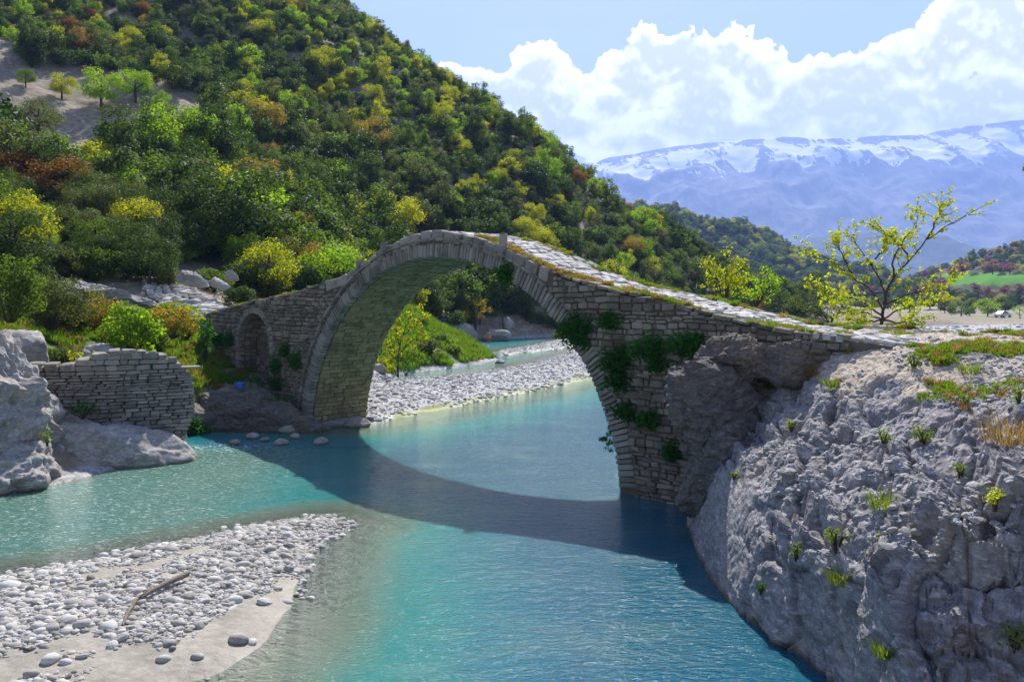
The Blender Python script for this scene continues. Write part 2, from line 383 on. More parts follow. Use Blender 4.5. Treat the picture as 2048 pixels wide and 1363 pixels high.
POND = [G0(*q) for q in ((965, 690), (1010, 692), (1060, 689), (1075, 683), (1020, 679), (975, 681))]
SHOAL = [G0(*q) for q in ((1000, 712), (1050, 704), (1120, 697), (1168, 688), (1175, 676), (1130, 677), (1085, 685), (1040, 694), (1000, 700))]
CP = [  # (x, y, z) of the left bank and the hill
 (-14.5, 25, .6), (-12.3, 31, .4), (-9.4, 35.6, .25), (-7.4, 39, .2), (-8.6, 48, .5), (-9, 58, .5), (-6.2, 63, .4), (-3, 69, .5), (-2.8, 82, .5), (-5, 97, .5), (-3, 107, .5), (3, 112, .8),
 (16, 122, 1.0), (33, 142, 1.2), (54, 146, 1.0), (80, 156, 1.0),
 (-12, 36.6, 1.3), (-12.5, 39, 1.7), (-14.5, 40.5, 2.6), (-16, 38, 2.6), (-18, 34, 2.7), (-17, 30, 2.7), (-22, 32, 4.0), (-22, 25, 4.2), (-30, 30, 6.5), (-40, 22, 9), (-60, 20, 13),
 (-16.2, 43.0, 4.4), (-18.5, 45.5, 5.0), (-15.2, 46, 4.6), (-21, 48, 6.0), (-26, 46, 6.2), (-32, 48, 8.5), (-12.5, 46, 2.8), (-11, 52, 2.0),
 (-14, 60, 4.0), (-9, 70, 2.2), (-6, 80, 2.0), (-7, 88, 2.0), (-9, 98, 2.6), (-20, 62, 7), (-20, 76, 9.5), (-34, 62, 11), (-34, 76, 14.0), (-55, 60, 19), (-48, 90, 21), (-57, 105, 24.5), (-80, 100, 34),
 (-20, 95, 13.0), (-9, 112, 9), (-10, 125, 17.5), (-30, 125, 27), (-55, 130, 38), (-88, 150, 55), (-55, 152, 46), (-40, 172, 58), (-42, 192, 68), (-15, 150, 32), (-14, 172, 43), (-14, 190, 51),
 (7, 132, 12), (6, 150, 22), (7, 172, 34), (7, 192, 39.5), (18, 140, 10), (16, 160, 20), (17, 180, 27), (31, 152, 8), (31, 172, 17.5), (38, 162, 9), (46, 156, 4.0),
 (-100, 190, 82), (-40, 230, 78), (-10, 230, 48), (20, 220, 22), (50, 200, 6), (90, 200, 2), (-140, 120, 75), (-200, 200, 120), (-200, 60, 70), (-200, 330, 120), (-60, 330, 60), (20, 330, 12), (120, 300, 1), (-500, 200, 150), (-500, 800, 60), (100, 800, 1), (-100, 600, 30)]
_cp = np.array(CP, float)
def _phi(d): return np.sqrt(d * d + 9.0)
_A = _phi(np.hypot(_cp[:, None, 0] - _cp[None, :, 0], _cp[:, None, 1] - _cp[None, :, 1])) + np.eye(len(_cp)) * .02
_B = np.column_stack([np.ones(len(_cp)), _cp[:, :2]])
_K = np.block([[_A, _B], [_B.T, np.zeros((3, 3))]])
_W = np.linalg.solve(_K, np.concatenate([_cp[:, 2], np.zeros(3)]))
def hillh(x, y):
    sh = np.shape(x); x = np.ravel(x); y = np.ravel(y); r = np.empty(len(x))
    for a in range(0, len(x), 20000):
        xx, yy = x[a:a + 20000], y[a:a + 20000]
        r[a:a + 20000] = _phi(np.hypot(xx[:, None] - _cp[None, :, 0], yy[:, None] - _cp[None, :, 1])) @ _W[:-3] + _W[-3] + xx * _W[-2] + yy * _W[-1]
    return r.reshape(sh)
def groundh(x, y):
    x = np.asarray(x, float); y = np.asarray(y, float)
    n = fbm(xy3(x, y) * .7, 3); n2 = fbm(xy3(x, y, 4.) * .16, 3)
    db = sdist(x, y, BAR) + .18 * n; hb = np.where(db > 0, .34 * (1 - np.exp(-db * .55)), .17 * db)
    hb = np.where(db < -1.3, -.221 + (db + 1.3) * .42, hb)
    df = sdist(x, y, FARBAR) + .3 * n; hf = np.where(df > 0, .42 * (1 - np.exp(-df * .4)), .13 * df)
    hf = np.where(df < -3, -.39 + (df + 3) * .3, hf) + .05 * n * (df > 0)
    dp = sdist(x, y, PLAIN); hp = np.where(dp > 0, .6 + .3 * sst(dp, 0, 60) + .12 * n2, .25 * dp)
    dl = sdist(x, y, LEFT); hl = np.where(dl > 0, np.maximum(hillh(x, y), .12) * sst(dl, -.6, 2.2) + .06 + .14 * n * sst(dl, .5, 3) + .8 * n2 * sst(dl, 8, 40), .9 * dl)
    h = np.maximum(np.maximum(hb, hf), np.maximum(hp, hl))
    ds = sdist(x, y, SHOAL) + .4 * n; h = np.maximum(h, np.where(ds > 0, .16 * (1 - np.exp(-ds)), .2 * ds))
    pd = sdist(x, y, POND); h = np.where(pd > -1.5, np.minimum(h, -.25 - .2 * pd), h)
    h = np.where((y > 16.5) & (y < 31) & (x < -4.5), np.maximum(h, -.34 - .30 * sst(x, -9, -4.5)), h)
    right = (x > 9) & (y < 60); h = np.where(right, np.minimum(h, -1.0), h)
    return np.maximum(h, -2.4)
def lines(*segs):
    o = [segs[0][0]]
    for a, b, s in segs: o += list(np.linspace(a, b, max(2, int(round((b - a) / s)) + 1))[1:])
    return np.array(o)
gx = np.concatenate([-np.geomspace(9000, 160, 26)[:-1], lines((-160, -60, 2.5), (-60, -18, .7), (-18, 6, .17), (6, 60, .9), (60, 160, 4)), np.geomspace(160, 9000, 26)[1:]])
gy = np.concatenate([[-400, -100, -30, 0], lines((5, 12, .6), (12, 42, .17), (42, 120, .5), (120, 240, 1.8)), np.geomspace(240, 11000, 34)[1:]])
X, Y = np.meshgrid(gx, gy, indexing='ij')
Z = groundh(X, Y)
me = mesh_np('ground', np.stack([X, Y, Z], -1).reshape(-1, 3), grid_faces(len(gx), len(gy)), True, M['ground'])
def px_of(x, y, z): return 1024 + x / y * F, HY - (z - CAM_H) / y * F
dB, dF, dP, dL = sdist(X, Y, BAR), sdist(X, Y, FARBAR), sdist(X, Y, PLAIN), sdist(X, Y, LEFT)
nn = fbm(xy3(X, Y, 9.) * .35, 3)
GRASSB = [(-8.6, 58.5), (-8.2, 60.6), (-5, 65), (-2.9, 69.4), (-1.7, 74), (-3, 84.5), (-5, 92), (-8, 94), (-14, 86), (-14, 66)]
TERR = [(-20, 28), (-14, 30.5), (-13.2, 34), (-13, 40.5), (-17, 44), (-24, 44), (-28, 32)]
g1 = np.maximum(sst(sdist(X, Y, GRASSB), -.3, .8), .8 * sst(sdist(X, Y, TERR), -.5, 1.0))
forest = sst(dL, 6, 14) * (Y > 46)
SCREEP = [(-60, 40), (-60, 330), (40, 352), (125, 350), (160, 300), (220, 268), (300, 262), (430, 262), (455, 248), (400, 205), (300, 170), (180, 140), (60, 140)]
_pp = np.maximum(Y, 1.); PXg, PYg = px_of(X, _pp, Z)
scree = inside(PXg, PYg, SCREEP) & (Y > 60) & (Y < 170) & (X < -30)
fattr(me, 'm_grass', np.where(scree, 0, np.maximum(np.clip(g1, 0, 1), .42 * forest)))
fattr(me, 'm_gravel', np.clip(np.maximum(np.maximum(np.maximum(sst(dB, -6, -.2) * .9, sst(dF, -6, 0.2)), sst(sdist(X, Y, SHOAL), -4, 0)), np.maximum(sst(dP, -3, 1), sst(-dL, -1.0, 0))), 0, 1) * (1 - .0 * nn))
wetstrip = sst(1.25 - seg_dist(X, Y, BAR[9:14], False), 0, .5) * (Y < 16.9)
sandp = wetstrip * .8 + np.where(dB > -3.5, .25 + 1.1 * nn + .75 * sst(1.3 - dB - .06 * (21 - Y), 0, 1.0) * (Y < 17) * (X > -6.5), 0) + np.where((dF > -1) & (Y < 50), -.05 + .75 * nn + .55 * sst(1.3 - dF, 0, 1.0) * (X < -2), 0)
fattr(me, 'm_sand', np.clip(sandp, 0, 1))
fattr(me, 'm_weed', sst(1.9 - np.abs(dF + .7) * 1.1, 0, .8) * (X > -5.5) * (Y < 75))
ground = tag(obj('ground', me), kind='structure')
_GI = (gx, gy, Z)
def gz(x, y):                                    # height of the ground sheet itself
    x = np.asarray(x, float); y = np.asarray(y, float)
    i = np.clip(np.searchsorted(gx, x) - 1, 0, len(gx) - 2); j = np.clip(np.searchsorted(gy, y) - 1, 0, len(gy) - 2)
    u = (x - gx[i]) / (gx[i + 1] - gx[i]); v = (y - gy[j]) / (gy[j + 1] - gy[j])
    return (Z[i, j] * (1 - u) + Z[i + 1, j] * u) * (1 - v) + (Z[i, j + 1] * (1 - u) + Z[i + 1, j + 1] * u) * v

# ================================================================== river
wx = lines((-60, -18, .7), (-18, 8, .2), (8, 70, 1.2)); wy = lines((-10, 10, 1), (10, 45, .2), (45, 135, .7))
WX, WY = np.meshgrid(wx, wy, indexing='ij'); dep = np.maximum(-gz(WX, WY), 0)
wn = fbm(xy3(WX, WY, 2.) * .22, 3)
me = mesh_np('river', np.stack([WX, WY, np.zeros_like(WX)], -1).reshape(-1, 3), grid_faces(len(wx), len(wy)), True)
fattr(me, 'depth', dep)
gorge = np.exp(-(((WX + 10.7) / 1.3) ** 2 + ((WY - 31.4) / .8) ** 2))
riff = sst(-(WX) - 4.5, 0, 5) * sst(WY, 16.5, 19.5) * sst(34 - WY, 0, 4)
fattr(me, 'foam', np.clip(gorge * 1.3 + riff * .42, 0, 1))
fattr(me, 'chop', np.clip(.35 + riff * 1.3 + gorge + .3 * sst(WY, 24, 40), 0, 1.5))
m, t = material('water'); p = t.pos()
d = t.m('MAXIMUM', t.m('ADD', t.attr('depth'), t.m('MULTIPLY', t.m('SUBTRACT', t.noise(p, .5, 3), .5), .12)), 0.0)
op = t.m('SUBTRACT', 1.0, t.m('POWER', 2.718, t.m('MULTIPLY', d, -3.8)), clamp=True)
murk = t.ramp(t.m('MULTIPLY', d, .55), [(0, (.30, .28, .17)), (.12, (.15, .25, .165)), (.30, (.014, .215, .195)), (.65, (.001, .135, .17)), (1, (.0005, .092, .145))])
murk = t.mix(t.m('MULTIPLY', t.smooth(t.noise(t.mapv(p, (.5, 1.1, 1), (0, 0, R(-24))), .55, 4, .6), .45, .75), .25), murk, (.20, .30, .20))
ch = t.attr('chop')
w1 = t.noise(t.mapv(p, (.9, 2.3, 1), (0, 0, R(-12))), 2.3, 4, .55, .6); w2 = t.noise(t.mapv(p, (1.2, 2.6, 1), (0, 0, R(-30))), 6.5, 3, .6, .4); w3 = t.noise(p, .8, 2)
h = t.m('ADD', t.m('ADD', t.m('MULTIPLY', w1, .55), t.m('MULTIPLY', w2, .28)), t.m('MULTIPLY', w3, .3))
bp = t.n('ShaderNodeBump', {'Height': h, 'Strength': t.m('ADD', .42, t.m('MULTIPLY', ch, .45)), 'Distance': .2})
bs = t.n('ShaderNodeBump', {'Height': h, 'Strength': t.m('ADD', .2, t.m('MULTIPLY', ch, .35)), 'Distance': .2})
under = t.n('ShaderNodeMixShader', {0: op, 1: t.n('ShaderNodeBsdfTransparent', {0: (.86, .97, .93, 1)}), 2: t.n('ShaderNodeBsdfDiffuse', {0: murk, 'Normal': bs})})
gl = t.n('ShaderNodeBsdfGlossy', {0: (1, 1, 1, 1), 'Roughness': .06, 'Normal': bp})
fr = t.n('ShaderNodeFresnel', {'IOR': 1.333, 'Normal': bp})
sh = t.n('ShaderNodeMixShader', {0: fr, 1: under, 2: gl})
fo = t.m('MULTIPLY', t.attr('foam'), t.smooth(t.noise(t.mapv(p, (1, 2.2, 1), (0, 0, R(-25))), 5.5, 5, .7, 1.2), .53, .66), clamp=True)
sh = t.n('ShaderNodeMixShader', {0: fo, 1: sh, 2: t.n('ShaderNodeBsdfDiffuse', {0: (.75, .78, .78, 1)})})
t.out(sh)
river = tag(obj('river', me, None, m), kind='structure')

# ================================================================== right rock bank
SEC = [  # Y: (x, z) across the bank, from the river bed up to the plateau
 (1.0, [(-5.2, -1.6), (-4.6, 0), (-4.2, 1.2), (-3.6, 2.2), (-1.5, 2.9), (1.5, 3.3), (5, 3.6), (12, 4.1), (30, 4.5)]),
 (5.0, [(1.2, -1.6), (1.8, 0), (2.2, 1.1), (2.8, 1.9), (4.2, 2.3), (6, 2.9), (8.5, 3.5), (14, 4.1), (30, 4.5)]),
 (8.0, [(3.7, -1.6), (4.2, 0), (4.4, .45), (4.65, .75), (5.3, 1.05), (6.5, 1.7), (8.8, 2.9), (14, 4.0), (30, 4.5)]),
 (9.9, [(4.2, -1.6), (4.55, 0), (4.7, .5), (4.9, .85), (5.5, 1.2), (6.7, 1.9), (9, 3.0), (14, 4.1), (30, 4.55)]),
 (10.9, [(4.3, -1.6), (4.6, 0), (4.75, 1.0), (4.95, 1.75), (5.7, 2.4), (7.1, 3.1), (9.7, 3.75), (15, 4.3), (30, 4.6)]),
 (12.5, [(4.3, -1.6), (4.55, 0), (4.72, 1.0), (4.95, 1.85), (5.8, 2.55), (7.4, 3.35), (10, 3.95), (15, 4.4), (30, 4.7)]),
 (14.2, [(3.8, -1.6), (4.1, 0), (4.4, 1.1), (4.85, 1.95), (5.9, 2.65), (7.6, 3.5), (10.2, 4.1), (15, 4.45), (30, 4.75)]),
 (16.1, [(3.6, -1.6), (3.92, 0), (4.4, 1.5), (4.95, 2.15), (6.2, 2.9), (8, 3.7), (10.5, 4.2), (15, 4.5), (30, 4.8)]),
 (18.2, [(3.7, -1.6), (3.98, 0), (4.4, 1.4), (4.9, 2.15), (6.2, 3.05), (7.8, 4.05), (9.8, 4.5), (15, 4.6), (30, 4.8)]),
 (20.3, [(3.9, -1.6), (4.2, 0), (4.5, 1.3), (5.0, 2.1), (6.1, 3.2), (7.4, 4.3), (9, 4.58), (15, 4.65), (30, 4.85)]),
 (22.7, [(4.4, -1.6), (4.7, 0), (5.0, 1.5), (5.5, 2.9), (6.3, 4.0), (7.6, 4.5), (9.5, 4.62), (15, 4.62), (30, 4.8)]),
 (26.0, [(6.0, -1.6), (6.4, 0), (7.0, 1.9), (7.5, 3.4), (8.3, 4.3), (9.8, 4.6), (12, 4.65), (16, 4.55), (30, 4.6)]),
 (30.0, [(7.4, -1.6), (7.9, 0), (8.5, 1.6), (9.1, 3.0), (10, 4.1), (11.2, 4.55), (13, 4.6), (17, 4.5), (30, 4.6)]),
 (34.0, [(8.6, -1.6), (9.3, 0), (10, .6), (10.8, 1.0), (11.6, 1.3), (12.6, 1.4), (14, 1.4), (18, 1.4), (30, 1.4)])]
ys = lines((1, 7, .25), (7, 9.6, .06), (9.6, 11.2, .03), (11.2, 18, .04), (18, 23.5, .05), (23.5, 34, .2))
kk = np.concatenate([np.linspace(0, 1, 9)[:-1], 1 + np.linspace(0, 2, 62)[:-1], 3 + np.linspace(0, 2, 86)[:-1], 5 + np.linspace(0, 1, 66)[:-1], 6 + np.linspace(0, 1, 70)[:-1], 7 + np.linspace(0, 1, 30)])
def sm_interp(x, xp, fp):                        # monotone-ish smooth interpolation
    xp = np.asarray(xp, float); fp = np.asarray(fp, float); mm = np.gradient(fp, xp)
    i = np.clip(np.searchsorted(xp, x) - 1, 0, len(xp) - 2); hh = xp[i + 1] - xp[i]; q = (x - xp[i]) / hh
    return (2 * q**3 - 3 * q**2 + 1) * fp[i] + (q**3 - 2 * q**2 + q) * hh * mm[i] + (-2 * q**3 + 3 * q**2) * fp[i + 1] + (q**3 - q**2) * hh * mm[i + 1]
sy = np.array([s[0] for s in SEC]); SX = np.array([[p_[0] for p_ in s[1]] for s in SEC]); SZ = np.array([[p_[1] for p_ in s[1]] for s in SEC])
bx = np.stack([sm_interp(ys, sy, SX[:, j]) for j in range(9)], 1); bz = np.stack([sm_interp(ys, sy, SZ[:, j]) for j in range(9)], 1)
BX = np.stack([sm_interp(kk, np.arange(9), bx[i]) for i in range(len(ys))]); BZ = np.stack([sm_interp(kk, np.arange(9), bz[i]) for i in range(len(ys))])
BY = np.repeat(ys[:, None], len(kk), 1)
edge = 22.7 + 4.3 * sst(12.4 - BX, 0, .9) + .5 * fbm(xy3(BX, BY) * .4, 2)          # plateau ends here, the gravel plain lies below
BZ = np.where(BY > edge, np.minimum(BZ, 4.62 - (BY - edge) * .75), BZ); BZ = np.maximum(BZ, np.where(BX > 12, .2, -9))
BP = np.stack([BX, BY, BZ], -1)
du = np.gradient(BP, axis=0); dv = np.gradient(BP, axis=1); BN = -np.cross(du, dv); BN /= np.linalg.norm(BN, axis=-1)[..., None] + 1e-9
if BN[..., 2].mean() < 0: BN = -BN
smoothz = sst(BP[..., 1], 14.5, 16.5) * sst(20.5 - BP[..., 1], 0, 2) * sst(2.3 - BP[..., 2], 0, .6)     # water-polished face
top = sst(BP[..., 2] + .25 * fbm(BP * .8, 3), 3.35, 4.1) * sst(BP[..., 1], 13.5, 16.5)                                              # trampled soil on top
q = BP.copy()
def cells(p, seed=0):                            # a random number for each block of broken rock, and the distance to its edge
    p = np.asarray(p, float); i = np.floor(p).astype(int); b1 = np.full(p.shape[:-1], 9.); b2 = b1.copy(); val = np.zeros(p.shape[:-1])
    rr_ = np.random.default_rng(seed + 50); tab = rr_.random((256, 4))
    for dx in (-1, 0, 1):
        for dy in (-1, 0, 1):
            for dz in (-1, 0, 1):
                c_ = i + np.array([dx, dy, dz]); h = _perm[_perm[_perm[c_[..., 0] & 255] + (c_[..., 1] & 255)] + (c_[..., 2] & 255)]; tt = tab[h]
                d_ = ((c_ + tt[..., :3] - p) ** 2).sum(-1); nw = d_ < b1; b2 = np.where(nw, b1, np.minimum(b2, d_)); val = np.where(nw, tt[..., 3], val); b1 = np.where(nw, d_, b1)
    return val - .5, np.sqrt(b2) - np.sqrt(b1)
# bedding: thin layers that dip away, broken into blocks
e1 = np.array([.84, .54, .0]); e3 = np.array([.30, -.47, .83]); e2 = np.cross(e3, e1)
qb = np.stack([q @ e1, q @ e2, q @ e3], -1); wq = qb + .22 * np.stack([fbm(q * .7, 3), fbm(q * .7 + 9, 3), fbm(q * .7 + 17, 3)], -1)
c1, g1_ = cells(wq * np.array([.55, .9, 1.3]), 1); c2, g2_ = cells(wq * np.array([1.3, 2.2, 3.2]), 2); c3, g3_ = cells(wq * np.array([3.2, 4.6, 7.5]), 3)
mod = sst(fbm(q * .5 + 31, 3), -.45, .2)
D = .17 * fbm(q * .5, 3) + .24 * c1 + .075 * c2 + .035 * c3 - .05 * np.exp(-g2_ * 14) - .16 * np.exp(-g1_ * 16) + .03 * ridged(q * 3.3, 3)
front = sst(13.0 - BP[..., 1], 0, 1.6)
c4, g4_ = cells((q + .2 * np.stack([fbm(q, 3), fbm(q + 5, 3), fbm(q + 8, 2)], -1)) * np.array([1.0, 1.0, .42]), 4)
c5, g5_ = cells((q + .12 * np.stack([fbm(q * 2, 3), fbm(q * 2 + 5, 3), fbm(q * 2 + 8, 2)], -1)) * np.array([2.4, 2.4, 1.1]), 5)
D = D * (1 - .35 * front) + front * sst(BP[..., 2], -.3, .6) * (.52 * c4 + .22 * c5 - .08 * np.exp(-g4_ * 10))
steep = sst(BN[..., 2], .25, .6)
D = D * (.45 + .55 * steep) * (1 - .80 * smoothz) * (1 - .90 * top) + .03 * fbm(q * 6, 3) * (1 - .6 * smoothz)
# ledges: the layers weather back into flat treads and short risers
def terrace(zv, h, sharp): f_ = zv / h; i_ = np.floor(f_); fr_ = f_ - i_; return (i_ + sst(fr_, sharp, 1.0)) * h
zw = BP[..., 2] + .22 * fbm(q * .55 + 40, 4) + .30 * (q @ np.array([.25, -.45, 0])) + .10 * c2
lift = (terrace(zw + .1 * c1, .66, .74) - zw - .1 * c1 + .2) * .55 + (terrace(zw, .34, .62) - zw + .08) * .7 + (terrace(zw + .05 * c3, .11, .6) - zw - .05 * c3 + .02) * .55
lift = lift * mod * steep * (1 - .9 * top) * (1 - smoothz) * sst(BP[..., 2], 1.1, 1.9)
BP2 = BP + BN * D[..., None]; BP2[..., 2] += lift
vert = None
gr = np.clip(top * .9 + .25 * sst(BP[..., 2], 3.2, 4.0) * sst(BP[..., 1], 14, 17), 0, 1) * sst(fbm(q * .55 + 3, 4), -.02, .4)
soilm = np.clip(top + .55 * sst(fbm(q * .8 + 8, 3), .05, .5) * sst(BN[..., 2], .7, .9) * sst(BP[..., 2], 2.3, 3.2), 0, 1)
me = mesh_np('rock_bank', BP2.reshape(-1, 3), grid_faces(len(ys), len(kk)), False)
fattr(me, 'grass', gr); fattr(me, 'soil', soilm)
# rock material with soil and turf patches on the trampled top
m = M['rock'].copy(); m.name = 'rock_bank'; nt = m.node_tree
class _T(NT):
    def __init__(s, tree): s.t = tree
t = _T(nt); pb = next(n for n in nt.nodes if n.type == 'BSDF_PRINCIPLED'); c0 = pb.inputs['Base Color'].links[0].from_socket
p = t.pos(); n1 = t.noise(p, 2.4, 6, .65); n2 = t.noise(p, 16, 4, .6)
soil = t.mix(t.smooth(n2, .35, .65), (.33, .26, .19), (.55, .47, .385))
c = t.mix(t.smooth(t.m('ADD', t.attr('soil'), t.m('MULTIPLY', t.m('SUBTRACT', n1, .5), .9)), .45, .75), c0, soil)
c = t.mix(t.smooth(t.m('ADD', t.attr('grass'), t.m('MULTIPLY', t.m('SUBTRACT', n1, .5), .9)), .45, .7), c, t.mix(t.smooth(n2, .3, .7), (.07, .10, .022), (.19, .21, .07)))
nt.links.new(c, pb.inputs['Base Color'])
bank = tag(obj('rock_bank', me, None, m), kind='structure')
_bt = BP2.reshape(-1, 3)
def bank_at(x, y):                                # height of the bank near (x, y)
    d = (_bt[:, 0] - x) ** 2 + (_bt[:, 1] - y) ** 2; i = np.argpartition(d, 6)[:6]
    return float(np.median(_bt[i, 2]))
def bank_px(px, py):                              # where the line of sight meets the bank
    dx, dz = (px - 1024) / F, (HY - py) / F
    Yv = _bt[:, 1]; e = (_bt[:, 0] - dx * Yv) ** 2 + (_bt[:, 2] - CAM_H - dz * Yv) ** 2
    e = e / (Yv ** 2 + 1e-6); c = np.argsort(e)[:12]; i = c[np.argmin(Yv[c])]
    return Vector(_bt[i])

# ================================================================== far hills and the snow mountain
def ridge(name, prof, y_top, y_foot, y_back, nx, ny, mat, amp, fr, seed, foot_z=.8):
    """a ridge whose skyline passes the given directions at distance y_top"""
    pxs = np.array([p_[0] for p_ in prof], float); pys = np.array([p_[1] for p_ in prof], float)
    xs = np.linspace((pxs[0] - 1024) / F * y_top, (pxs[-1] - 1024) / F * y_top, nx)
    zt = CAM_H + (HY - np.interp(xs / y_top * F + 1024, pxs, pys)) / F * y_top
    q = np.concatenate([np.linspace(0, 1, ny), 1 + np.linspace(0, 1, ny // 3)[1:]])
    yv = np.where(q <= 1, y_foot + (y_top - y_foot) * q, y_top + (y_back - y_top) * (q - 1))
    sh = np.where(q <= 1, q ** 1.25, 1 - (q - 1) ** 1.5)
    XX, YY = np.meshgrid(xs, yv, indexing='ij'); ZZ = foot_z - amp * .3 + (zt[:, None] - foot_z + amp * .3) * sh[None, :]
    nz = xy3(XX, YY, seed) / fr
    wgt = np.sin(np.clip(q, 0, 2) / 2 * math.pi)[None, :] * (1 - .88 * np.exp(-((q - 1) / .16) ** 2))[None, :]
    ZZ = ZZ + amp * wgt * (ridged(nz * np.array([1, .5, 1]), 5) - .5)
    return XX, YY, ZZ, q
def mount_mat():
    m, t = material('mountain'); p = t.pos(); geo = t.n('ShaderNodeNewGeometry')
    n1 = t.noise(t.mapv(p, (1, .3, .7)), .0075, 8, .7, 1.4); n2 = t.noise(t.mapv(p, (1, .25, .5)), .03, 6, .7, .8)
    c = t.mix(t.smooth(n1, .4, .62), (.075, .085, .075), (.20, .19, .17))
    sn = t.m('ADD', t.attr('snow'), t.m('ADD', t.m('MULTIPLY', t.m('SUBTRACT', n1, .5), 2.6), t.m('MULTIPLY', t.m('SUBTRACT', n2, .5), 2.0)))
    c = t.mix(t.smooth(sn, .42, .54), c, (.86, .88, .90))
    t.out(t.n('ShaderNodeBsdfPrincipled', {'Base Color': c, 'Roughness': .9, 'Specular IOR Level': .1}))
    return m
MP = [(-1500, 300), (-600, 260), (0, 330), (600, 300), (1000, 345), (1120, 340), (1190, 328), (1215, 316), (1245, 312), (1330, 300), (1360, 292), (1450, 287), (1530, 279), (1620, 277), (1700, 281),
      (1760, 275), (1850, 271), (1880, 266), (1950, 254), (2000, 247), (2048, 240), (2200, 225), (2600, 260), (3300, 230), (4200, 300)]
XX, YY, ZZ, q = ridge('mountain', MP, 7600, 4400, 9600, 460, 150, None, 150, 620, 3.3)
me = mesh_np('mountain', np.stack([XX, YY, ZZ], -1).reshape(-1, 3), grid_faces(*XX.shape), True)
zn = (ZZ - 1000) / 420
lap = (np.roll(ZZ, 2, 0) + np.roll(ZZ, -2, 0) - 2 * ZZ) / 40
hs = ZZ / np.maximum(np.interp(XX / 7600 * F + 1024, [p_[0] for p_ in MP], [CAM_H + (HY - p_[1]) / F * 7600 for p_ in MP]), 1)      # 1 at the crest
sn = -.2 + .95 * sst(hs, .70, .82) - .50 * sst(hs, .93, .985) + np.clip(lap, -.35, .35) * sst(hs, .6, .75)
sn = np.where(hs < .6, -1, sn)
fattr(me, 'snow', sn)
mountain = tag(obj('mountain', me, None, mount_mat()), kind='structure')
def hill_mat(name, a, b):
    m, t = material(name); p = t.pos(); n1 = t.noise(p, .02, 6, .65); n2 = t.noise(p, .12, 5, .7)
    c = t.mix(t.smooth(n1, .4, .6), a, b); c = t.mix(t.smooth(n2, .3, .7), t.mix(1.0, c, (.6, .65, .6), 'MULTIPLY'), c)
    t.out(t.n('ShaderNodeBsdfPrincipled', {'Base Color': c, 'Roughness': .95, 'Specular IOR Level': .05}))
    return m
foot = [(-1500, 500), (600, 500), (1200, 560), (1400, 530), (1560, 500), (1700, 470), (1800, 462), (1900, 500), (2048, 545), (2300, 520), (2700, 470), (3500, 520)]
XX, YY, ZZ, q = ridge('foothills', foot, 4300, 3000, 5200, 200, 50, None, 90, 500, 8.1)
foothills = tag(obj('foothills', mesh_np('foothills', np.stack([XX, YY, ZZ], -1).reshape(-1, 3), grid_faces(*XX.shape), True), None, hill_mat('foothills', (.045, .065, .03), (.11, .115, .06))), kind='structure')
low = [(300, 580), (800, 470), (1100, 420), (1250, 425), (1330, 432), (1400, 462), (1450, 470), (1500, 474), (1545, 492), (1600, 530), (1640, 566), (1680, 588), (1720, 593)]
LOWR = ridge('wooded_hill', low, 900, 620, 1200, 170, 60, None, 26, 120, 1.7)
XX, YY, ZZ, q = LOWR
wooded_hill = tag(obj('wooded_hill', mesh_np('wooded_hill', np.stack([XX, YY, ZZ], -1).reshape(-1, 3), grid_faces(*XX.shape), True), None, hill_mat('wooded_hill', (.035, .06, .02), (.16, .11, .075))), kind='structure')
rh = [(1600, 591), (1750, 588), (1880, 572), (1930, 548), (1980, 535), (2048, 511), (2200, 470), (2500, 430), (3000, 470)]
RHR = ridge('terraced_hill', rh, 620, 330, 800, 150, 60, None, 8, 90, 4.4)
XX, YY, ZZ, q = RHR
me = mesh_np('terraced_hill', np.stack([XX, YY, ZZ], -1).reshape(-1, 3), grid_faces(*XX.shape), True)
pxx, pyy = px_of(XX, YY, ZZ)
fattr(me, 'field', ((pyy < 570) & (pyy > 547) & (pxx > 1880)).astype(float))
m, t = material('terraced_hill'); n1 = t.noise(t.pos(), .05, 6, .65)
c = t.mix(t.smooth(n1, .4, .6), (.04, .065, .02), (.13, .105, .07)); c = t.mix(t.attr('field'), c, (.10, .26, .03))
t.out(t.n('ShaderNodeBsdfPrincipled', {'Base Color': c, 'Roughness': .95, 'Specular IOR Level': .05}))
terraced_hill = tag(obj('terraced_hill', me, None, m), kind='structure')
# the air: one box of thin pale haze round everything but the sky
bm = bmesh.new(); bmesh.ops.create_cube(bm, size=1)
for v in bm.verts: v.co = Vector((v.co.x * 32000 + 1200, v.co.y * 13000 + 5600, (v.co.z + .5) * 2450 - 150))
m, t = material('haze')
HAZE = 1.5e-4
t.out(None, t.n('ShaderNodeVolumePrincipled', {'Color': (.35, .51, 1.0, 1), 'Density': HAZE, 'Anisotropy': .1, 'Density Attribute': '', 'Color Attribute': '', 'Temperature Attribute': ''}))
m.cycles.homogeneous_volume = True
haze = tag(obj('haze', bm_mesh('haze', bm, m)), 'thin blue haze in the valley air in front of the mountain', 'haze', kind='stuff')

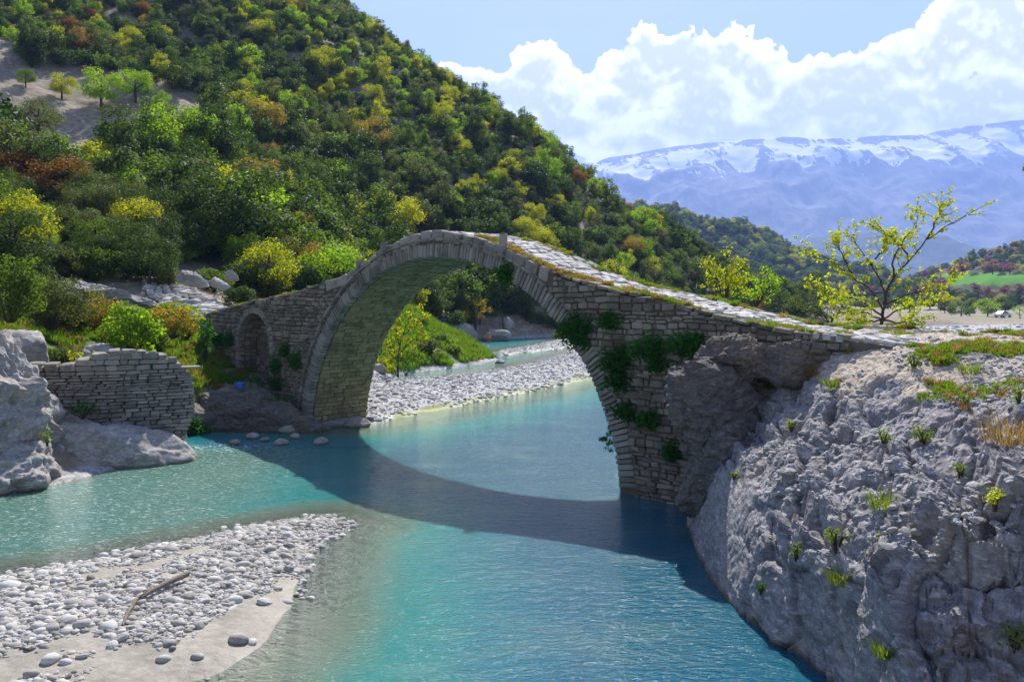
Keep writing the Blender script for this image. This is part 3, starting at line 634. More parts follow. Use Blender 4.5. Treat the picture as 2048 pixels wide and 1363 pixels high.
# ================================================================== stones
def stone_proto(seed, bevel=.12, jit=.075):
    r = random.Random(seed); bm = bmesh.new(); bmesh.ops.create_cube(bm, size=1)
    for v in bm.verts: v.co += Vector((r.uniform(-jit, jit), r.uniform(-jit, jit), r.uniform(-jit, jit)))
    bmesh.ops.bevel(bm, geom=bm.edges[:], offset=bevel, segments=1, affect='EDGES', profile=.6)
    for v in bm.verts: v.co += Vector((r.uniform(-jit, jit), r.uniform(-jit, jit), r.uniform(-jit, jit))) * .45
    bmesh.ops.triangulate(bm, faces=bm.faces[:])
    return bm_mesh('stone', bm)
SP = [stone_proto(100 + i) for i in range(10)]
SPV = []
for me in SP:
    v = np.empty(len(me.vertices) * 3, np.float32); me.vertices.foreach_get('co', v)
    f = np.empty(len(me.polygons) * 3, np.int32); me.polygons.foreach_get('vertices', f)
    SPV.append((v.reshape(-1, 3), f.reshape(-1, 3)))
def join_stones(name, items, mat, parent):
    V = []; Fa = []; n = 0
    for k, Mx in items:
        v, f = SPV[k]; A = np.array(Mx); V.append(v @ A[:3, :3].T + A[:3, 3]); Fa.append(f + n); n += len(v)
    return tag(obj(name, mesh_np(name, np.concatenate(V), np.concatenate(Fa), False, mat), parent), kind='stuff')
def put_stones(name, mats, mat, parent, limit=300, key=None):
    """mats: matrices in the parent's space. The largest ones become parts, the rest one joined part."""
    items = [(random.randrange(len(SP)), m_) for m_ in mats]
    if key is not None:
        items = [it for _, it in sorted(zip([-key(m_) for m_ in mats], items), key=lambda q: q[0])]
    for k, m_ in items[:limit]:
        o = obj(name, SP[k], parent, mat); o.matrix_basis = m_
    if len(items) > limit: join_stones(name + '_fill', items[limit:], mat, parent)
def TRS(loc, rot, scl):
    return Matrix.Translation(loc) @ rot.to_4x4() @ Matrix.Diagonal((*scl, 1))
def splits(a, b, lo, hi):
    o = [a]
    while o[-1] < b - lo * .6:
        s = random.uniform(lo, hi)
        if b - (o[-1] + s) < lo * .6: s = b - o[-1]
        o.append(o[-1] + s)
    o[-1] = b
    return o

# ================================================================== the bridge  (local x = -u along the bridge, y = v across it)
UC, UA, ZC, ZA, BW = 8.33, 8.33, -.5, 7.44, 3.1
ZT = np.array([(-9, 4.4), (-7, 4.62), (-4.2, 4.86), (-2.6, 5.2), (-1.04, 5.53), (.725, 5.84), (2.69, 6.34), (4.89, 7.16), (7.0, 7.70), (8.5, 7.86), (10.2, 7.63), (13.4, 6.5), (17.15, 5.82), (21.5, 5.3), (25, 4.82), (27.5, 4.5)])
def zt(u): return sm_interp(np.asarray(u, float), ZT[:, 0], ZT[:, 1])
def arch(u, off=0.0):
    q = 1 - ((np.asarray(u, float) - UC) / (UA + off)) ** 2
    return np.where(q > 0, ZC + (ZA + off) * np.sqrt(np.maximum(q, 0)), -9)
NU0, NU1, NSP, NFL = 19.75, 22.65, 3.3, 1.95
def niche(u, off=0.0):
    c = (NU0 + NU1) / 2; r = (NU1 - NU0) / 2 + off; q = r * r - (np.asarray(u, float) - c) ** 2
    return np.where(q > 0, NSP + np.sqrt(np.maximum(q, 0)), -9)
bridge = thing('stone_bridge', 'old humpbacked stone arch bridge spanning the turquoise river', 'bridge', (3.06, 24.1, 0), math.atan2(-.7086, .7056))
def strip(us, zb, ztp, v0, v1, bm):
    n = len(us); rows = []
    for i in range(n): rows.append([bm.verts.new((-us[i], v, z)) for v, z in ((v0, zb[i]), (v0, ztp[i]), (v1, ztp[i]), (v1, zb[i]))])
    for i in range(n - 1):
        for j in range(4): bm.faces.new((rows[i][j], rows[i][(j + 1) % 4], rows[i + 1][(j + 1) % 4], rows[i + 1][j]))
    bm.faces.new(rows[0][::-1]); bm.faces.new(rows[-1])
bm = bmesh.new()
def seg(a, b, n, zb, v0, v1, top=None):
    us = np.linspace(a, b, n); z1 = (zt(us) - .1) if top is None else np.full(n, top)
    strip(us, np.minimum(zb(us), z1 - .02), z1, v0, v1, bm)
deep = lambda u: np.full(len(u), -1.6)
seg(-7.5, .03, 12, deep, .05, BW - .05); seg(.03, 2 * UC - .03, 90, lambda u: arch(u, .05), .05, BW - .05)
seg(2 * UC - .03, NU0, 10, deep, .05, BW - .05); seg(NU0, NU1, 24, deep, 1.0, BW - .05)
seg(NU0, NU1, 40, lambda u: niche(u, .04), .05, 1.0); seg(NU0, NU1, 4, deep, .05, 1.0, NFL)
seg(NU1, 26.6, 10, deep, .05, BW - .05)
bmesh.ops.recalc_face_normals(bm, faces=bm.faces[:])
obj('rubble_core', bm_mesh('rubble_core', bm, M['mortar']), bridge)
camL = Matrix.Rotation(-bridge.rotation_euler.z, 3, 'Z') @ (Vector((0, 0, CAM_H)) - bridge.location)
def appear(m_):
    p = m_.translation; d = (p - camL).length; s = m_.to_scale(); return sorted(s)[1] * sorted(s)[2] / d ** 2
# --- facing stones
def courses(z0, z1, lo, hi):
    o = [z0]
    while o[-1] < z1: o.append(o[-1] + random.uniform(lo, hi))
    return o
mats = []; I3 = Matrix.Identity(3)
us = np.arange(-6.6, 26.5, .04)
RING = .52
def blocked(u, z0, z1):
    zm = (z0 + z1) / 2
    top = zt(u) - np.where((u > 2.6) & (u < 15.2), .40, .05)
    b = zm > top - .05
    b |= (zm < arch(u, RING + .06)) & (u > -.5) & (u < 2 * UC + .5)
    b |= ((u > NU0 - .3) & (u < NU1 + .3) & (zm > NFL) & ((zm < niche(u, .3)) | (zm < NSP)))
    b |= (u > 17.2) & (zm < .9)
    return b
cs = courses(-.4, 7.8, .09, .26)
for a, b in zip(cs[:-1], cs[1:]):
    ok = ~blocked(us, a, b); i = 0
    while i < len(us):
        if not ok[i]: i += 1; continue
        j = i
        while j + 1 < len(us) and ok[j + 1]: j += 1
        ua, ub = us[i], us[j]; zc_ = (a + b) * .2
        if ub - ua > .1:
            big = 1.0 if ua < 6 else .85
            wm = random.choice((.7, 1, 1, 1.35)); sp = splits(ua, ub, .15 * big * wm, .52 * big * wm)
            for p0, p1 in zip(sp[:-1], sp[1:]):
                if p1 - p0 < .06: continue
                g = .012; um = (p0 + p1) / 2; pr = random.uniform(-.035, .05) + (.03 if (b - a) > .19 else 0); dp = random.uniform(.16, .24)
                z0 = random.uniform(0, .018); z1 = random.uniform(0, .018)
                wv = .07 * float(perlin(np.array([[um * .45, zc_, 1.7]]))[0])
                mats.append(TRS((-um, dp / 2 - .03 - pr * .6, (a + b) / 2 + wv + random.uniform(-.02, .02)),
                                Euler((random.gauss(0, .05), random.gauss(0, .05), random.gauss(0, .06))).to_matrix(), (p1 - p0 - g - random.uniform(0, .03), dp, (b - a - .008 - z0) * random.uniform(.78, 1.08))))
        i = j + 1
put_stones('facing_stone', mats, M['masonry'], bridge, 300, appear)
# --- arch ring
mats = []; th = R(5); 
while th < R(175):
    c, s = math.cos(th), math.sin(th); stp = random.uniform(.11, .19)
    dth = stp / math.hypot(UA * s, ZA * c); tm = th + dth / 2; c, s = math.cos(tm), math.sin(tm)
    nrm = Vector((c / UA, 0, s / ZA)).normalized()            # in (u, z)
    ln = RING * random.uniform(.86, 1.04) * (1.25 if tm < R(62) else 1.0)
    u0, z0 = UC - UA * c, ZC + ZA * s; nu = -nrm.x; nz = nrm.z
    ctr = Vector((-(u0 + nu * (ln / 2 - .0)), .15 - random.uniform(0, .035), z0 + nz * ln / 2))
    ax = Vector((-nu, 0, nz)); ay = Vector((0, 1, 0)); ex = ay.cross(ax)
    rot = Matrix((ex, ay, ax)).transposed()
    mats.append(TRS(ctr, rot, (stp - .012, .34, ln))); th += dth
put_stones('voussoir', mats, M['voussoir'], bridge, 300)
# --- hood moulding over the ring
mats = []
for th in np.arange(R(52), R(172), R(2.6)):
    c, s = math.cos(th + R(1.3)), math.sin(th + R(1.3)); off = RING + .10
    nrm = Vector((c / UA, 0, s / ZA)).normalized(); u0, z0 = UC - UA * c, ZC + ZA * s; nu, nz = -nrm.x, nrm.z
    ax = Vector((-nu, 0, nz)); ay = Vector((0, 1, 0)); ex = ay.cross(ax); L_ = R(2.6) * math.hypot(UA * s, ZA * c)
    mats.append(TRS((-(u0 + nu * off), .06, z0 + nz * off), Matrix((ex, ay, ax)).transposed(), (L_ - .012, .34, random.uniform(.07, .10))))
put_stones('hood_stone', mats, M['voussoir'], bridge, 300)
# --- vault under the arch
mats = []; th = R(3)
while th < R(178):
    stp = random.uniform(.13, .24); c, s = math.cos(th), math.sin(th); dth = stp / math.hypot(UA * s, ZA * c); tm = th + dth / 2; c, s = math.cos(tm), math.sin(tm)
    nrm = Vector((c / UA, 0, s / ZA)).normalized(); u0, z0 = UC - UA * c, ZC + ZA * s; nu, nz = -nrm.x, nrm.z
    ax = Vector((-nu, 0, nz)); ay = Vector((0, 1, 0)); ex = ay.cross(ax); rot = Matrix((ex, ay, ax)).transposed()
    sp = splits(.34, BW - .02, .22, .62)
    for p0, p1 in zip(sp[:-1], sp[1:]):
        o_ = random.uniform(-.03, .025)
        mats.append(TRS((-(u0 + nu * (.09 + o_)), (p0 + p1) / 2, z0 + nz * (.09 + o_)), rot @ Euler((random.gauss(0, .02), random.gauss(0, .03), 0)).to_matrix(), (stp - .014, p1 - p0 - .014, .18)))
    th += dth
put_stones('vault_stone', mats, M['barrel'], bridge, 300, lambda m_: appear(m_) * (3 if m_.translation.x < -UC else .3))
# --- edge blocks of the hump, and two upright posts
mats = []
sp = splits(2.75, 15.1, .38, .66)
for p0, p1 in zip(sp[:-1], sp[1:]):
    um = (p0 + p1) / 2; sl_ = float((zt(um + .1) - zt(um - .1)) / .2)
    for v in (.17, BW - .17):
        hh = random.uniform(.38, .46)
        mats.append(TRS((-um, v - .03 + random.uniform(-.02, .02), float(zt(um)) - .19 + random.uniform(-.02, .02)), Euler((0, math.atan(sl_), 0)).to_matrix(), ((p1 - p0) * math.hypot(1, sl_) - .02, .36, hh)))
put_stones('edge_block', mats, M['voussoir'], bridge, 300)
for u in (4.85, 11.3, 12.9):
    o = obj('marker_post', SP[3], bridge, M['voussoir']); o.matrix_basis = TRS((-u, .1, float(zt(u)) + (.08 if u < 6 else -.02)), Euler((0, .04, 0)).to_matrix(), (.19, .24, .74))
mats = []
for a_, b_ in ((-6.6, 2.75), (15.1, 26.4)):
    sp = splits(a_, b_, .28, .7)
    for p0, p1 in zip(sp[:-1], sp[1:]):
        um = (p0 + p1) / 2; sl_ = float((zt(um + .1) - zt(um - .1)) / .2)
        for v in (.22, BW - .2):
            mats.append(TRS((-um, v + random.uniform(-.06, .04), float(zt(um)) - .03 + random.uniform(-.03, .02)), Euler((0, math.atan(sl_) + random.gauss(0, .04), random.gauss(0, .06))).to_matrix(), ((p1 - p0) - .02, random.uniform(.34, .5), random.uniform(.08, .15))))
put_stones('coping_stone', mats, M['masonry'], bridge, 300)
# --- paving of the roadway
mats = []; u = -9.0
while u < 25.5:
    stp = random.uniform(.16, .38); um = u + stp / 2; sl_ = float((zt(um + .1) - zt(um - .1)) / .2)
    lo = .62 if um > -4 else .2; hi = BW - .35
    lo += .25 * math.sin(um * 1.3) * (um < 4)
    sp = splits(lo, hi, .18, .5)
    for p0, p1 in zip(sp[:-1], sp[1:]):
        if random.random() < .04: continue
        mats.append(TRS((-um + random.uniform(-.05, .05), (p0 + p1) / 2, float(zt(um)) - .075 + random.uniform(-.02, .035)), Euler((random.gauss(0, .05), math.atan(sl_) + random.gauss(0, .06), random.gauss(0, .14))).to_matrix(), (stp * random.uniform(.88, 1.05), p1 - p0 - .02, .16)))
    u += stp
put_stones('paving_stone', mats, M['paving'], bridge, 300, lambda m_: appear(m_) * (1 if m_.translation.x > -9 else .05))
# --- blind niche in the left abutment
mats = []; c = (NU0 + NU1) / 2; r_ = (NU1 - NU0) / 2
for th in np.arange(R(2), R(178), R(7.5)):
    tm = th + R(3.7); ax = Vector((math.cos(tm), 0, math.sin(tm))); ay = Vector((0, 1, 0)); ex = ay.cross(ax)
    mats.append(TRS((-c + ax.x * (r_ + .15), .14, NSP + ax.z * (r_ + .15)), Matrix((ex, ay, ax)).transposed(), (R(7.5) * (r_ + .15) - .015, .36, .32)))
for sx in (-1, 1):
    z = NFL
    while z < NSP:
        hh = random.uniform(.13, .24); mats.append(TRS((-c + sx * (r_ + .14), .14, z + hh / 2), I3, (.30, .36, hh - .015))); z += hh
put_stones('niche_stone', mats, M['voussoir'], bridge, 300)
mats = []; z = NFL
while z < NSP + r_ - .1:
    hh = random.uniform(.13, .24); zm = z + hh / 2
    half = r_ if zm < NSP else math.sqrt(max(.01, r_ * r_ - (zm - NSP) ** 2))
    sp = splits(c - half, c + half, .2, .5)
    for p0, p1 in zip(sp[:-1], sp[1:]):
        um = (p0 + p1) / 2
        if 20.75 < um < 21.25 and zm < 2.95: continue
        mats.append(TRS((-um, 1.0 + random.uniform(-.02, .04), zm), I3, (p1 - p0 - .015, .2, hh - .015)))
    z += hh
for sx in (-1, 1):
    z = NFL
    while z < NSP: 
        hh = random.uniform(.14, .24)
        for v in (.48, .78): mats.append(TRS((-c + sx * (r_ + .09), v, z + hh / 2), I3, (.2, .28, hh - .015)))
        z += hh
for th in np.arange(R(2), R(178), R(9)):
    ax = Vector((math.cos(th), 0, math.sin(th))); ay = Vector((0, 1, 0)); ex = ay.cross(ax)
    for v in (.48, .78): mats.append(TRS((-c + ax.x * (r_ + .08), v, NSP + ax.z * (r_ + .08)), Matrix((ex, ay, ax)).transposed(), (R(9) * r_ - .015, .29, .2)))
put_stones('niche_back_stone', mats, M['masonry'], bridge, 300, appear)

# ================================================================== ruined wall on the left
WA, WB = Vector((-16.4, 28.7, 0)), Vector((-11.55, 31.0, 0)); WD = (WB - WA); WL = WD.length; WDn = WD.normalized(); WNr = Vector((WDn.y, -WDn.x, 0))
ruin = thing('ruined_wall', 'broken drystone wall standing on pale rock at the river edge', 'wall', WA, 0)
def wpos(s, v): 
    b = math.sin(math.pi * s / WL) * .45
    return WDn * s + WNr * (b - v)
def wang(s): return math.atan2(WDn.y, WDn.x) + math.atan(-math.cos(math.pi * s / WL) * .45 * math.pi / WL) * -1 * -1
wtop = lambda s: float(np.interp(s, [0, .6, 1.2, 1.9, 2.6, 3.6, 4.3, 4.7, WL], [3.15, 3.2, 3.15, 3.4, 3.62, 3.58, 3.4, 3.15, 2.7]))
wbot = lambda s: float(np.interp(s, [0, 1.5, 3.0, 4.0, WL], [1.6, 1.35, .8, .35, .2]))
wend = lambda z: WL - float(np.interp(z, [0, .8, 1.3, 2.2, 2.7, 3.4], [.35, .3, 0.02, .05, .12, .75]))
bm = bmesh.new(); n = 24; rows = []
for i in range(n):
    s = .1 + (WL - .8) * i / (n - 1); a, b = wpos(s, .1), wpos(s, .62)
    rows.append([bm.verts.new((a.x, a.y, wbot(s) - .5)), bm.verts.new((a.x, a.y, wtop(s) - .22)), bm.verts.new((b.x, b.y, wtop(s) - .22)), bm.verts.new((b.x, b.y, wbot(s) - .5))])
for i in range(n - 1):
    for j in range(4): bm.faces.new((rows[i][j], rows[i][(j + 1) % 4], rows[i + 1][(j + 1) % 4], rows[i + 1][j]))
bm.faces.new(rows[0][::-1]); bm.faces.new(rows[-1]); bmesh.ops.recalc_face_normals(bm, faces=bm.faces[:])
obj('rubble_core', bm_mesh('wall_core', bm, M['mortar']), ruin)
mats = []; z = .12
while z < 3.7:
    hh = random.uniform(.12, .19) if z < 1.15 else (random.uniform(.08, .14) if z < 2.9 else random.uniform(.13, .24)); zm = z + hh / 2
    sp = splits(0, max(.5, wend(zm)), .2, .6 if z > 1.1 else .5)
    for p0, p1 in zip(sp[:-1], sp[1:]):
        s = (p0 + p1) / 2
        if not (wbot(s) - .12 < zm < wtop(s) + .02): continue
        for v in (.10, .56):
            q = wpos(s, v - random.uniform(-.02, .05)); loose = .05 if zm < 1.1 else .02
            mats.append(TRS((q.x, q.y, zm + .10 * (1 - s / WL) * (zm < 1.4) - .05 * (s / WL)), Euler((random.gauss(0, loose), random.gauss(-.03 if zm < 1.3 else 0, loose), wang(s) + random.gauss(0, .03))).to_matrix(), (p1 - p0 - .015, random.uniform(.2, .32), hh - .012)))
    z += hh
put_stones('wall_stone', mats, M['ruin'], ruin, 300, lambda m_: -m_.translation.dot(WNr) * -1 + m_.to_scale()[0] * .1)
mats = []
sp = splits(.1, WL - .7, .3, .55)
for p0, p1 in zip(sp[:-1], sp[1:]):
    s = (p0 + p1) / 2; q = wpos(s, .3); mats.append(TRS((q.x, q.y, wtop(s) - .02), Euler((random.gauss(0, .05), random.gauss(0, .05), wang(s))).to_matrix(), (p1 - p0 - .02, .66, random.uniform(.2, .32))))
q = wpos(WL - .35, .25); mats.append(TRS((q.x + .1, q.y, 2.98), Euler((0, .02, wang(WL))).to_matrix(), (1.0, .5, .09)))
put_stones('cap_stone', mats, M['ruin'], ruin, 300)

# ================================================================== rocks and boulders
def ico(sub):
    bm = bmesh.new(); bmesh.ops.create_icosphere(bm, subdivisions=sub, radius=1)
    V = np.array([v.co[:] for v in bm.verts]); Fa = np.array([[v.index for v in f.verts] for f in bm.faces]); bm.free(); return V, Fa
ICO = {k: ico(k) for k in (2, 3, 5, 6)}
def rock_mesh(name, radii, seed, mat, sub=5, cuts=9, amp=.10, cutd=(.62, .92), fr=1.3, strata=.0, fine=.03, block=.0):
    V, Fa = ICO[sub]; r = np.random.default_rng(seed); V = V.copy(); rad = np.array(radii, float)
    for k in range(cuts):
        nrm = r.normal(size=3); nrm /= np.linalg.norm(nrm); dd = r.uniform(*cutd)
        ex = np.maximum(V @ nrm - dd, 0); V = V - ex[:, None] * nrm * .92
    W_ = V * rad; n0 = V / np.linalg.norm(V, axis=1)[:, None]; s = rad.mean()
    D = amp * s * fbm(W_ * fr / s + seed, 4) + fine * s * ridged(W_ * 4.2 / s + seed, 4)
    if strata:
        b = W_ @ np.array([-.25, .1, .96]) / s + .25 * fbm(W_ * .9 / s, 3); D = D + strata * s * (np.abs((b * 3.2) % 1 - .3) - .25)
    if block:
        wq_ = W_ / s + .12 * np.stack([fbm(W_ * 1.4 / s + k * 5, 2) for k in range(3)], -1)
        a1, b1_ = cells(wq_ * np.array([1.3, 1.3, 2.2]) + seed, 7); a2, b2_ = cells(wq_ * np.array([3.2, 3.2, 6.0]) + seed, 8)
        D = D + block * s * (a1 + .45 * a2 - .35 * np.exp(-b1_ * 12))
    return mesh_np(name, W_ + n0 * D[:, None], Fa, not block, mat)
def rock(name, loc, radii, seed, label, cat, mat, rot=(0, 0, 0), group=None, **kw):
    o = obj(name, rock_mesh(name, radii, seed, mat, **kw)); o.location = loc; o.rotation_euler = [R(a) for a in rot]
    return tag(o, label, cat, group)
rock('boulder', (4.95, 20.35, 2.75), (1.22, 1.15, 1.75), 3, 'huge dark boulder leaning against the ferny foot of the bridge', 'boulder', M['boulder'], (8, -8, 12), sub=6, cuts=16, amp=.08, cutd=(.5, .85), strata=.08, fine=.03, block=.13)
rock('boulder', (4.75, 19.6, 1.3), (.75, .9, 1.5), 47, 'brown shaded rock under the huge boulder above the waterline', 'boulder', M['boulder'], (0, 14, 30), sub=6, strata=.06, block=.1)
rock('boulder', (5.35, 20.6, 4.0), (.95, .75, .62), 21, 'ledged grey rock capping the huge boulder beside the bridge', 'boulder', M['boulder'], (0, 6, -20), sub=6, strata=.14, block=.16)
rock('boulder', (6.75, 19.9, 4.05), (1.05, .62, .62), 15, 'blocky dark rock under the grassy path end of the bridge', 'boulder', M['boulder'], (6, 3, -8), sub=6, cuts=16, cutd=(.5, .8), strata=.05, block=.12)
rock('boulder', (7.7, 20.3, 4.3), (.5, .4, .42), 32, 'small dark rock with flat top beside the blocky rock', 'boulder', M['boulder'], (0, 0, 20), sub=5)
rock('rock_outcrop', (-17.9, 26.9, 1.5), (3.5, 2.5, 3.2), 8, 'tall pale outcrop rising from the river beside the ruined wall', 'rock', M['pale_rock'], (0, 10, -12), sub=6, cuts=10, amp=.22, cutd=(.7, .95), fine=.05, fr=2.2, strata=.05, block=.05)
rock('rock_outcrop', (-15.5, 25.3, .2), (2.2, 1.5, 1.35), 18, 'rounded pale rock at the water under the tall outcrop', 'rock', M['pale_rock'], (0, 8, -30), sub=6, cuts=7, amp=.2, fr=1.8, cutd=(.7, .95), fine=.05)
rock('rock_outcrop', (-13.3, 28.6, .15), (2.75, 1.35, 1.25), 28, 'smooth grey rock ledge under the ruined wall', 'rock', M['pale_rock'], (0, 14, 12), sub=6, cuts=6, amp=.08, cutd=(.75, .95), strata=.07, fine=.02)
rock('rock_outcrop', (-18.3, 31.5, 3.3), (1.4, 1.1, 1.0), 38, 'lumpy pale rock half hidden by shrubs behind the ruined wall', 'rock', M['pale_rock'], (0, 0, 20), sub=5)
rock('rock_outcrop', (-15.6, 32.5, 3.1), (1.2, .8, .75), 39, 'sloping grey rock among creepers behind the ruined wall', 'rock', M['pale_rock'], (0, 20, 0), sub=5)
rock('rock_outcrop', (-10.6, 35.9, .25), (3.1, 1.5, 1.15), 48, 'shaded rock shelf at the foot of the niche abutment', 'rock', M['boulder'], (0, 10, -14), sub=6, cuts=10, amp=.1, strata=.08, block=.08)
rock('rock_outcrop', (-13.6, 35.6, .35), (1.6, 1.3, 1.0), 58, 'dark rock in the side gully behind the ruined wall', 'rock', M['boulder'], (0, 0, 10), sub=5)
rock('rock_outcrop', (-7.9, 37.3, -.08), (1.9, 1.1, .42), 59, 'low pale rock shelf under the arch pier beside the niche', 'rock', M['pale_rock'], (0, 0, 50), sub=5, amp=.08)
x, y = G0(715, 852); rock('boulder', (x, y, .08), (.55, .45, .28), 61, 'white sunlit stone at the corner of the niche side pier', 'stone', M['pale_rock'], (0, 0, 10), sub=5)
for i, (px, py, rr, lab) in enumerate([(578, 864, .46, 'round pale boulder in the shallows before the rock shelf'), (562, 889, .30, 'flat pale stone in the water below the round boulder'), (642, 887, .33, 'wide flat stone alone in the shaded water by the niche side pier'),
                                (590, 876, .26, 'small stone touching the round pale boulder'), (505, 876, .3, 'wet stone in the mouth of the side gully'), (470, 888, .22, 'low wet stone beside the white water'), (530, 882, .2, 'small wet stone between gully and round boulder')]):
    x, y = G0(px, py); rock('boulder', (x, y, .05), (rr, rr * .8, rr * .62), 70 + i, lab, 'stone', M['pale_rock'], (0, 0, i * 37), sub=3, cuts=4, fine=.0, amp=.08, cutd=(.8, .97))
# tilted slabs and the stepped path above the ruined wall
for i, (px, py, Y_, L_, rot, lab) in enumerate([(195, 583, 41, (2.25, .7, .42), (6, 14, 8), 'long grey slab of bedrock tilting down towards the path'), (285, 604, 42, (1.0, .6, .36), (0, 16, 4), 'short end piece of the long tilting slab'),
                                          (160, 590, 42.5, (2.2, .6, .36), (4, 12, 6), 'lower layer of rock under the long tilting slab'), (390, 560, 46.5, (1.25, .7, .50), (4, 20, -10), 'light block of rock above the stepped path'),
                                          (437, 570, 48, (.9, .6, .35), (0, 22, 0), 'cracked slab beside the light block'), (462, 552, 50, (.45, .4, .55), (0, 0, 0), 'upright grey rock where the path meets the shrubs')]):
    p_ = P(px, py, Y_); rock('rock_slab', p_, L_, 90 + i, lab, 'rock', M['slab'], rot, sub=5, cuts=16, cutd=(.45, .75), amp=.06, strata=.1, fine=.03, block=.08)
path = obj('path', bpy.data.meshes.new('path')); bpy.data.objects.remove(path)
pathpts = [P(455, 612, 43.5), P(420, 602, 44.5), P(385, 590, 45.5), P(365, 578, 47), P(345, 566, 48.5), P(335, 556, 50)]
mats = []
for a, b in zip(pathpts[:-1], pathpts[1:]):
    d_ = (b - a); dn = Vector((d_.x, d_.y, 0)).normalized(); sd = Vector((-dn.y, dn.x, 0))
    for k in range(5):
        for j in range(-3, 4):
            c_ = a + d_ * ((k + random.random() * .5) / 5) + sd * (j * .42 + random.uniform(-.12, .12)); c_.z = float(gz(c_.x, c_.y)) + .05
            mats.append(TRS(c_, Euler((random.gauss(0, .08), random.gauss(0, .08), random.uniform(0, 3))).to_matrix(), (random.uniform(.3, .7), random.uniform(.25, .45), random.uniform(.12, .26))))
n = 30; V = []
for a in pathpts:
    for sx in (-1.6, 0, 1.6): V.append((a.x + sx * .7, a.y + sx * .7, float(gz(a.x + sx * .7, a.y + sx * .7)) + .03))
pth = tag(obj('path', mesh_np('path', V, grid_faces(len(pathpts), 3), True, M['slab'])), kind='structure')
put_stones('path_stone', mats, M['paving'], pth, 300)
# low stone slab beside the flowering tree
o = obj('stone_slab', SP[2], None, M['paving']); o.matrix_basis = TRS(P(1742, 657, 24.6), Euler((0, .03, .1)).to_matrix(), (1.5, .5, .22)); tag(o, 'long flat kerb stone lying before the flowering tree', 'slab')

# ================================================================== pebbles
PEB = []
for i in range(8):
    V, Fa = ICO[2]; r = np.random.default_rng(300 + i); s = np.array([1, r.uniform(.6, .9), r.uniform(.38, .62)])
    W_ = V * s; W_ = W_ + V * (.16 * fbm(W_ * 1.2 + i * 9, 2))[:, None]; PEB.append(mesh_np('pebble', W_, Fa, True, M['pebble']))
PEBF = []
for i in range(5):
    V, Fa = ICO[2]; r = np.random.default_rng(400 + i); W_ = V.copy()
    for k in range(5):
        nrm = r.normal(size=3); nrm /= np.linalg.norm(nrm); W_ -= np.maximum(W_ @ nrm - .7, 0)[:, None] * nrm
    W_ = W_ * np.array([1, .75, .42]); PEBF.append(mesh_np('flat_stone', W_, Fa, False, M['flat_pebble']))
for i in range(4):                               # broken, angular cobbles among the rounded ones
    V, Fa = ICO[2]; r = np.random.default_rng(450 + i); W_ = V.copy()
    for k in range(6):
        nrm = r.normal(size=3); nrm /= np.linalg.norm(nrm); W_ -= np.maximum(W_ @ nrm - r.uniform(.5, .8), 0)[:, None] * nrm
    PEB.append(mesh_np('pebble', W_ * np.array([1, .8, r.uniform(.4, .6)]), Fa, False, M['pebble']))
def gi_interp(arr, x, y):
    i = np.clip(np.searchsorted(gx, x), 0, len(gx) - 1); j = np.clip(np.searchsorted(gy, y), 0, len(gy) - 1); return arr[i, j]
r = np.random.default_rng(21)
n = 120000; x = r.uniform(-15, -3, n); y = r.uniform(11.5, 22.5, n); d_ = sdist(x, y, BAR); sd = gi_interp(sandp, x, y) + .25 * fbm(xy3(x, y) * 2.0, 2)
keep = (d_ > -1.7 * r.random(n) ** 2.2) & ((sd < r.uniform(.42, .85, n)) | (d_ < 0) & (r.random(n) < .5)) & (np.abs(x / y) < .66)
strip_ = seg_dist(x, y, BAR[9:14], False) + .25 * fbm(xy3(x, y) * 1.1, 2); keep &= ~((strip_ < .95) & (y < 16.6) & (r.random(n) < .96))      # bare wet sand along the pool
x, y, d_ = x[keep], y[keep], d_[keep]
size = np.exp(r.normal(-3.6, .62, len(x))); size = np.clip(size, .011, .16)
hero = [(337, 1086, .34), (640, 1066, .22), (660, 1040, .16), (477, 1252, .24), (503, 1250, .19), (50, 1136, .30), (20, 1150, .2), (20, 1165, .3), (190, 1128, .18), (530, 1180, .22), (575, 1172, .18), (328, 1292, .17), (280, 1155, .16), (406, 1118, .2), (430, 1118, .18), (100, 1310, .2), (395, 1285, .15), (60, 1290, .16), (345, 1225, .15), (262, 1130, .2), (140, 1140, .22), (545, 1090, .13), (250, 1150, .14)]
hx = np.array([G0(a, b, .3)[0] for a, b, c in hero]); hy = np.array([G0(a, b, .3)[1] for a, b, c in hero]); hs = np.array([c * .72 for *_, c in hero])
x = np.concatenate([hx, x]); y = np.concatenate([hy, y]); size = np.concatenate([hs, size])
z = gz(x, y) + size * r.uniform(-.12, .2, len(x))
app = size / y * ((np.abs(x / y) < .61) & (y > 12.4)); order = np.argsort(-app)
rot = np.column_stack([r.normal(0, .22, len(x)), r.normal(0, .22, len(x)), r.uniform(0, 6.28, len(x))]); idx = r.integers(0, len(PEB), len(x))
first = {}
for q in order[:300]:
    o = obj('pebble', PEB[idx[q]]); o.location = (x[q], y[q], z[q]); o.rotation_euler = rot[q]; s = size[q]; o.scale = (s, s, s); first.setdefault(int(idx[q]), o)
    big_ = 'large ' if size[q] > .13 else ('' if size[q] > .085 else 'small '); dd_ = np.hypot(x[q] + 7.2, y[q] - 15.6)
    where = 'beside the driftwood branch' if dd_ < 1.1 else ('at the tip of the gravel bar' if y[q] > 19.6 else ('at the edge of the rushing side channel' if seg_dist(x[q], y[q], BAR[:7], False) < .8 else ('next to the wet sand strip' if seg_dist(x[q], y[q], BAR[10:], False) < 1.0 else 'in the middle of the gravel bar')))
    tag(o, big_ + 'pale rounded cobble lying ' + where, 'stone', big_ + 'cobbles ' + where)
rest = order[300:]
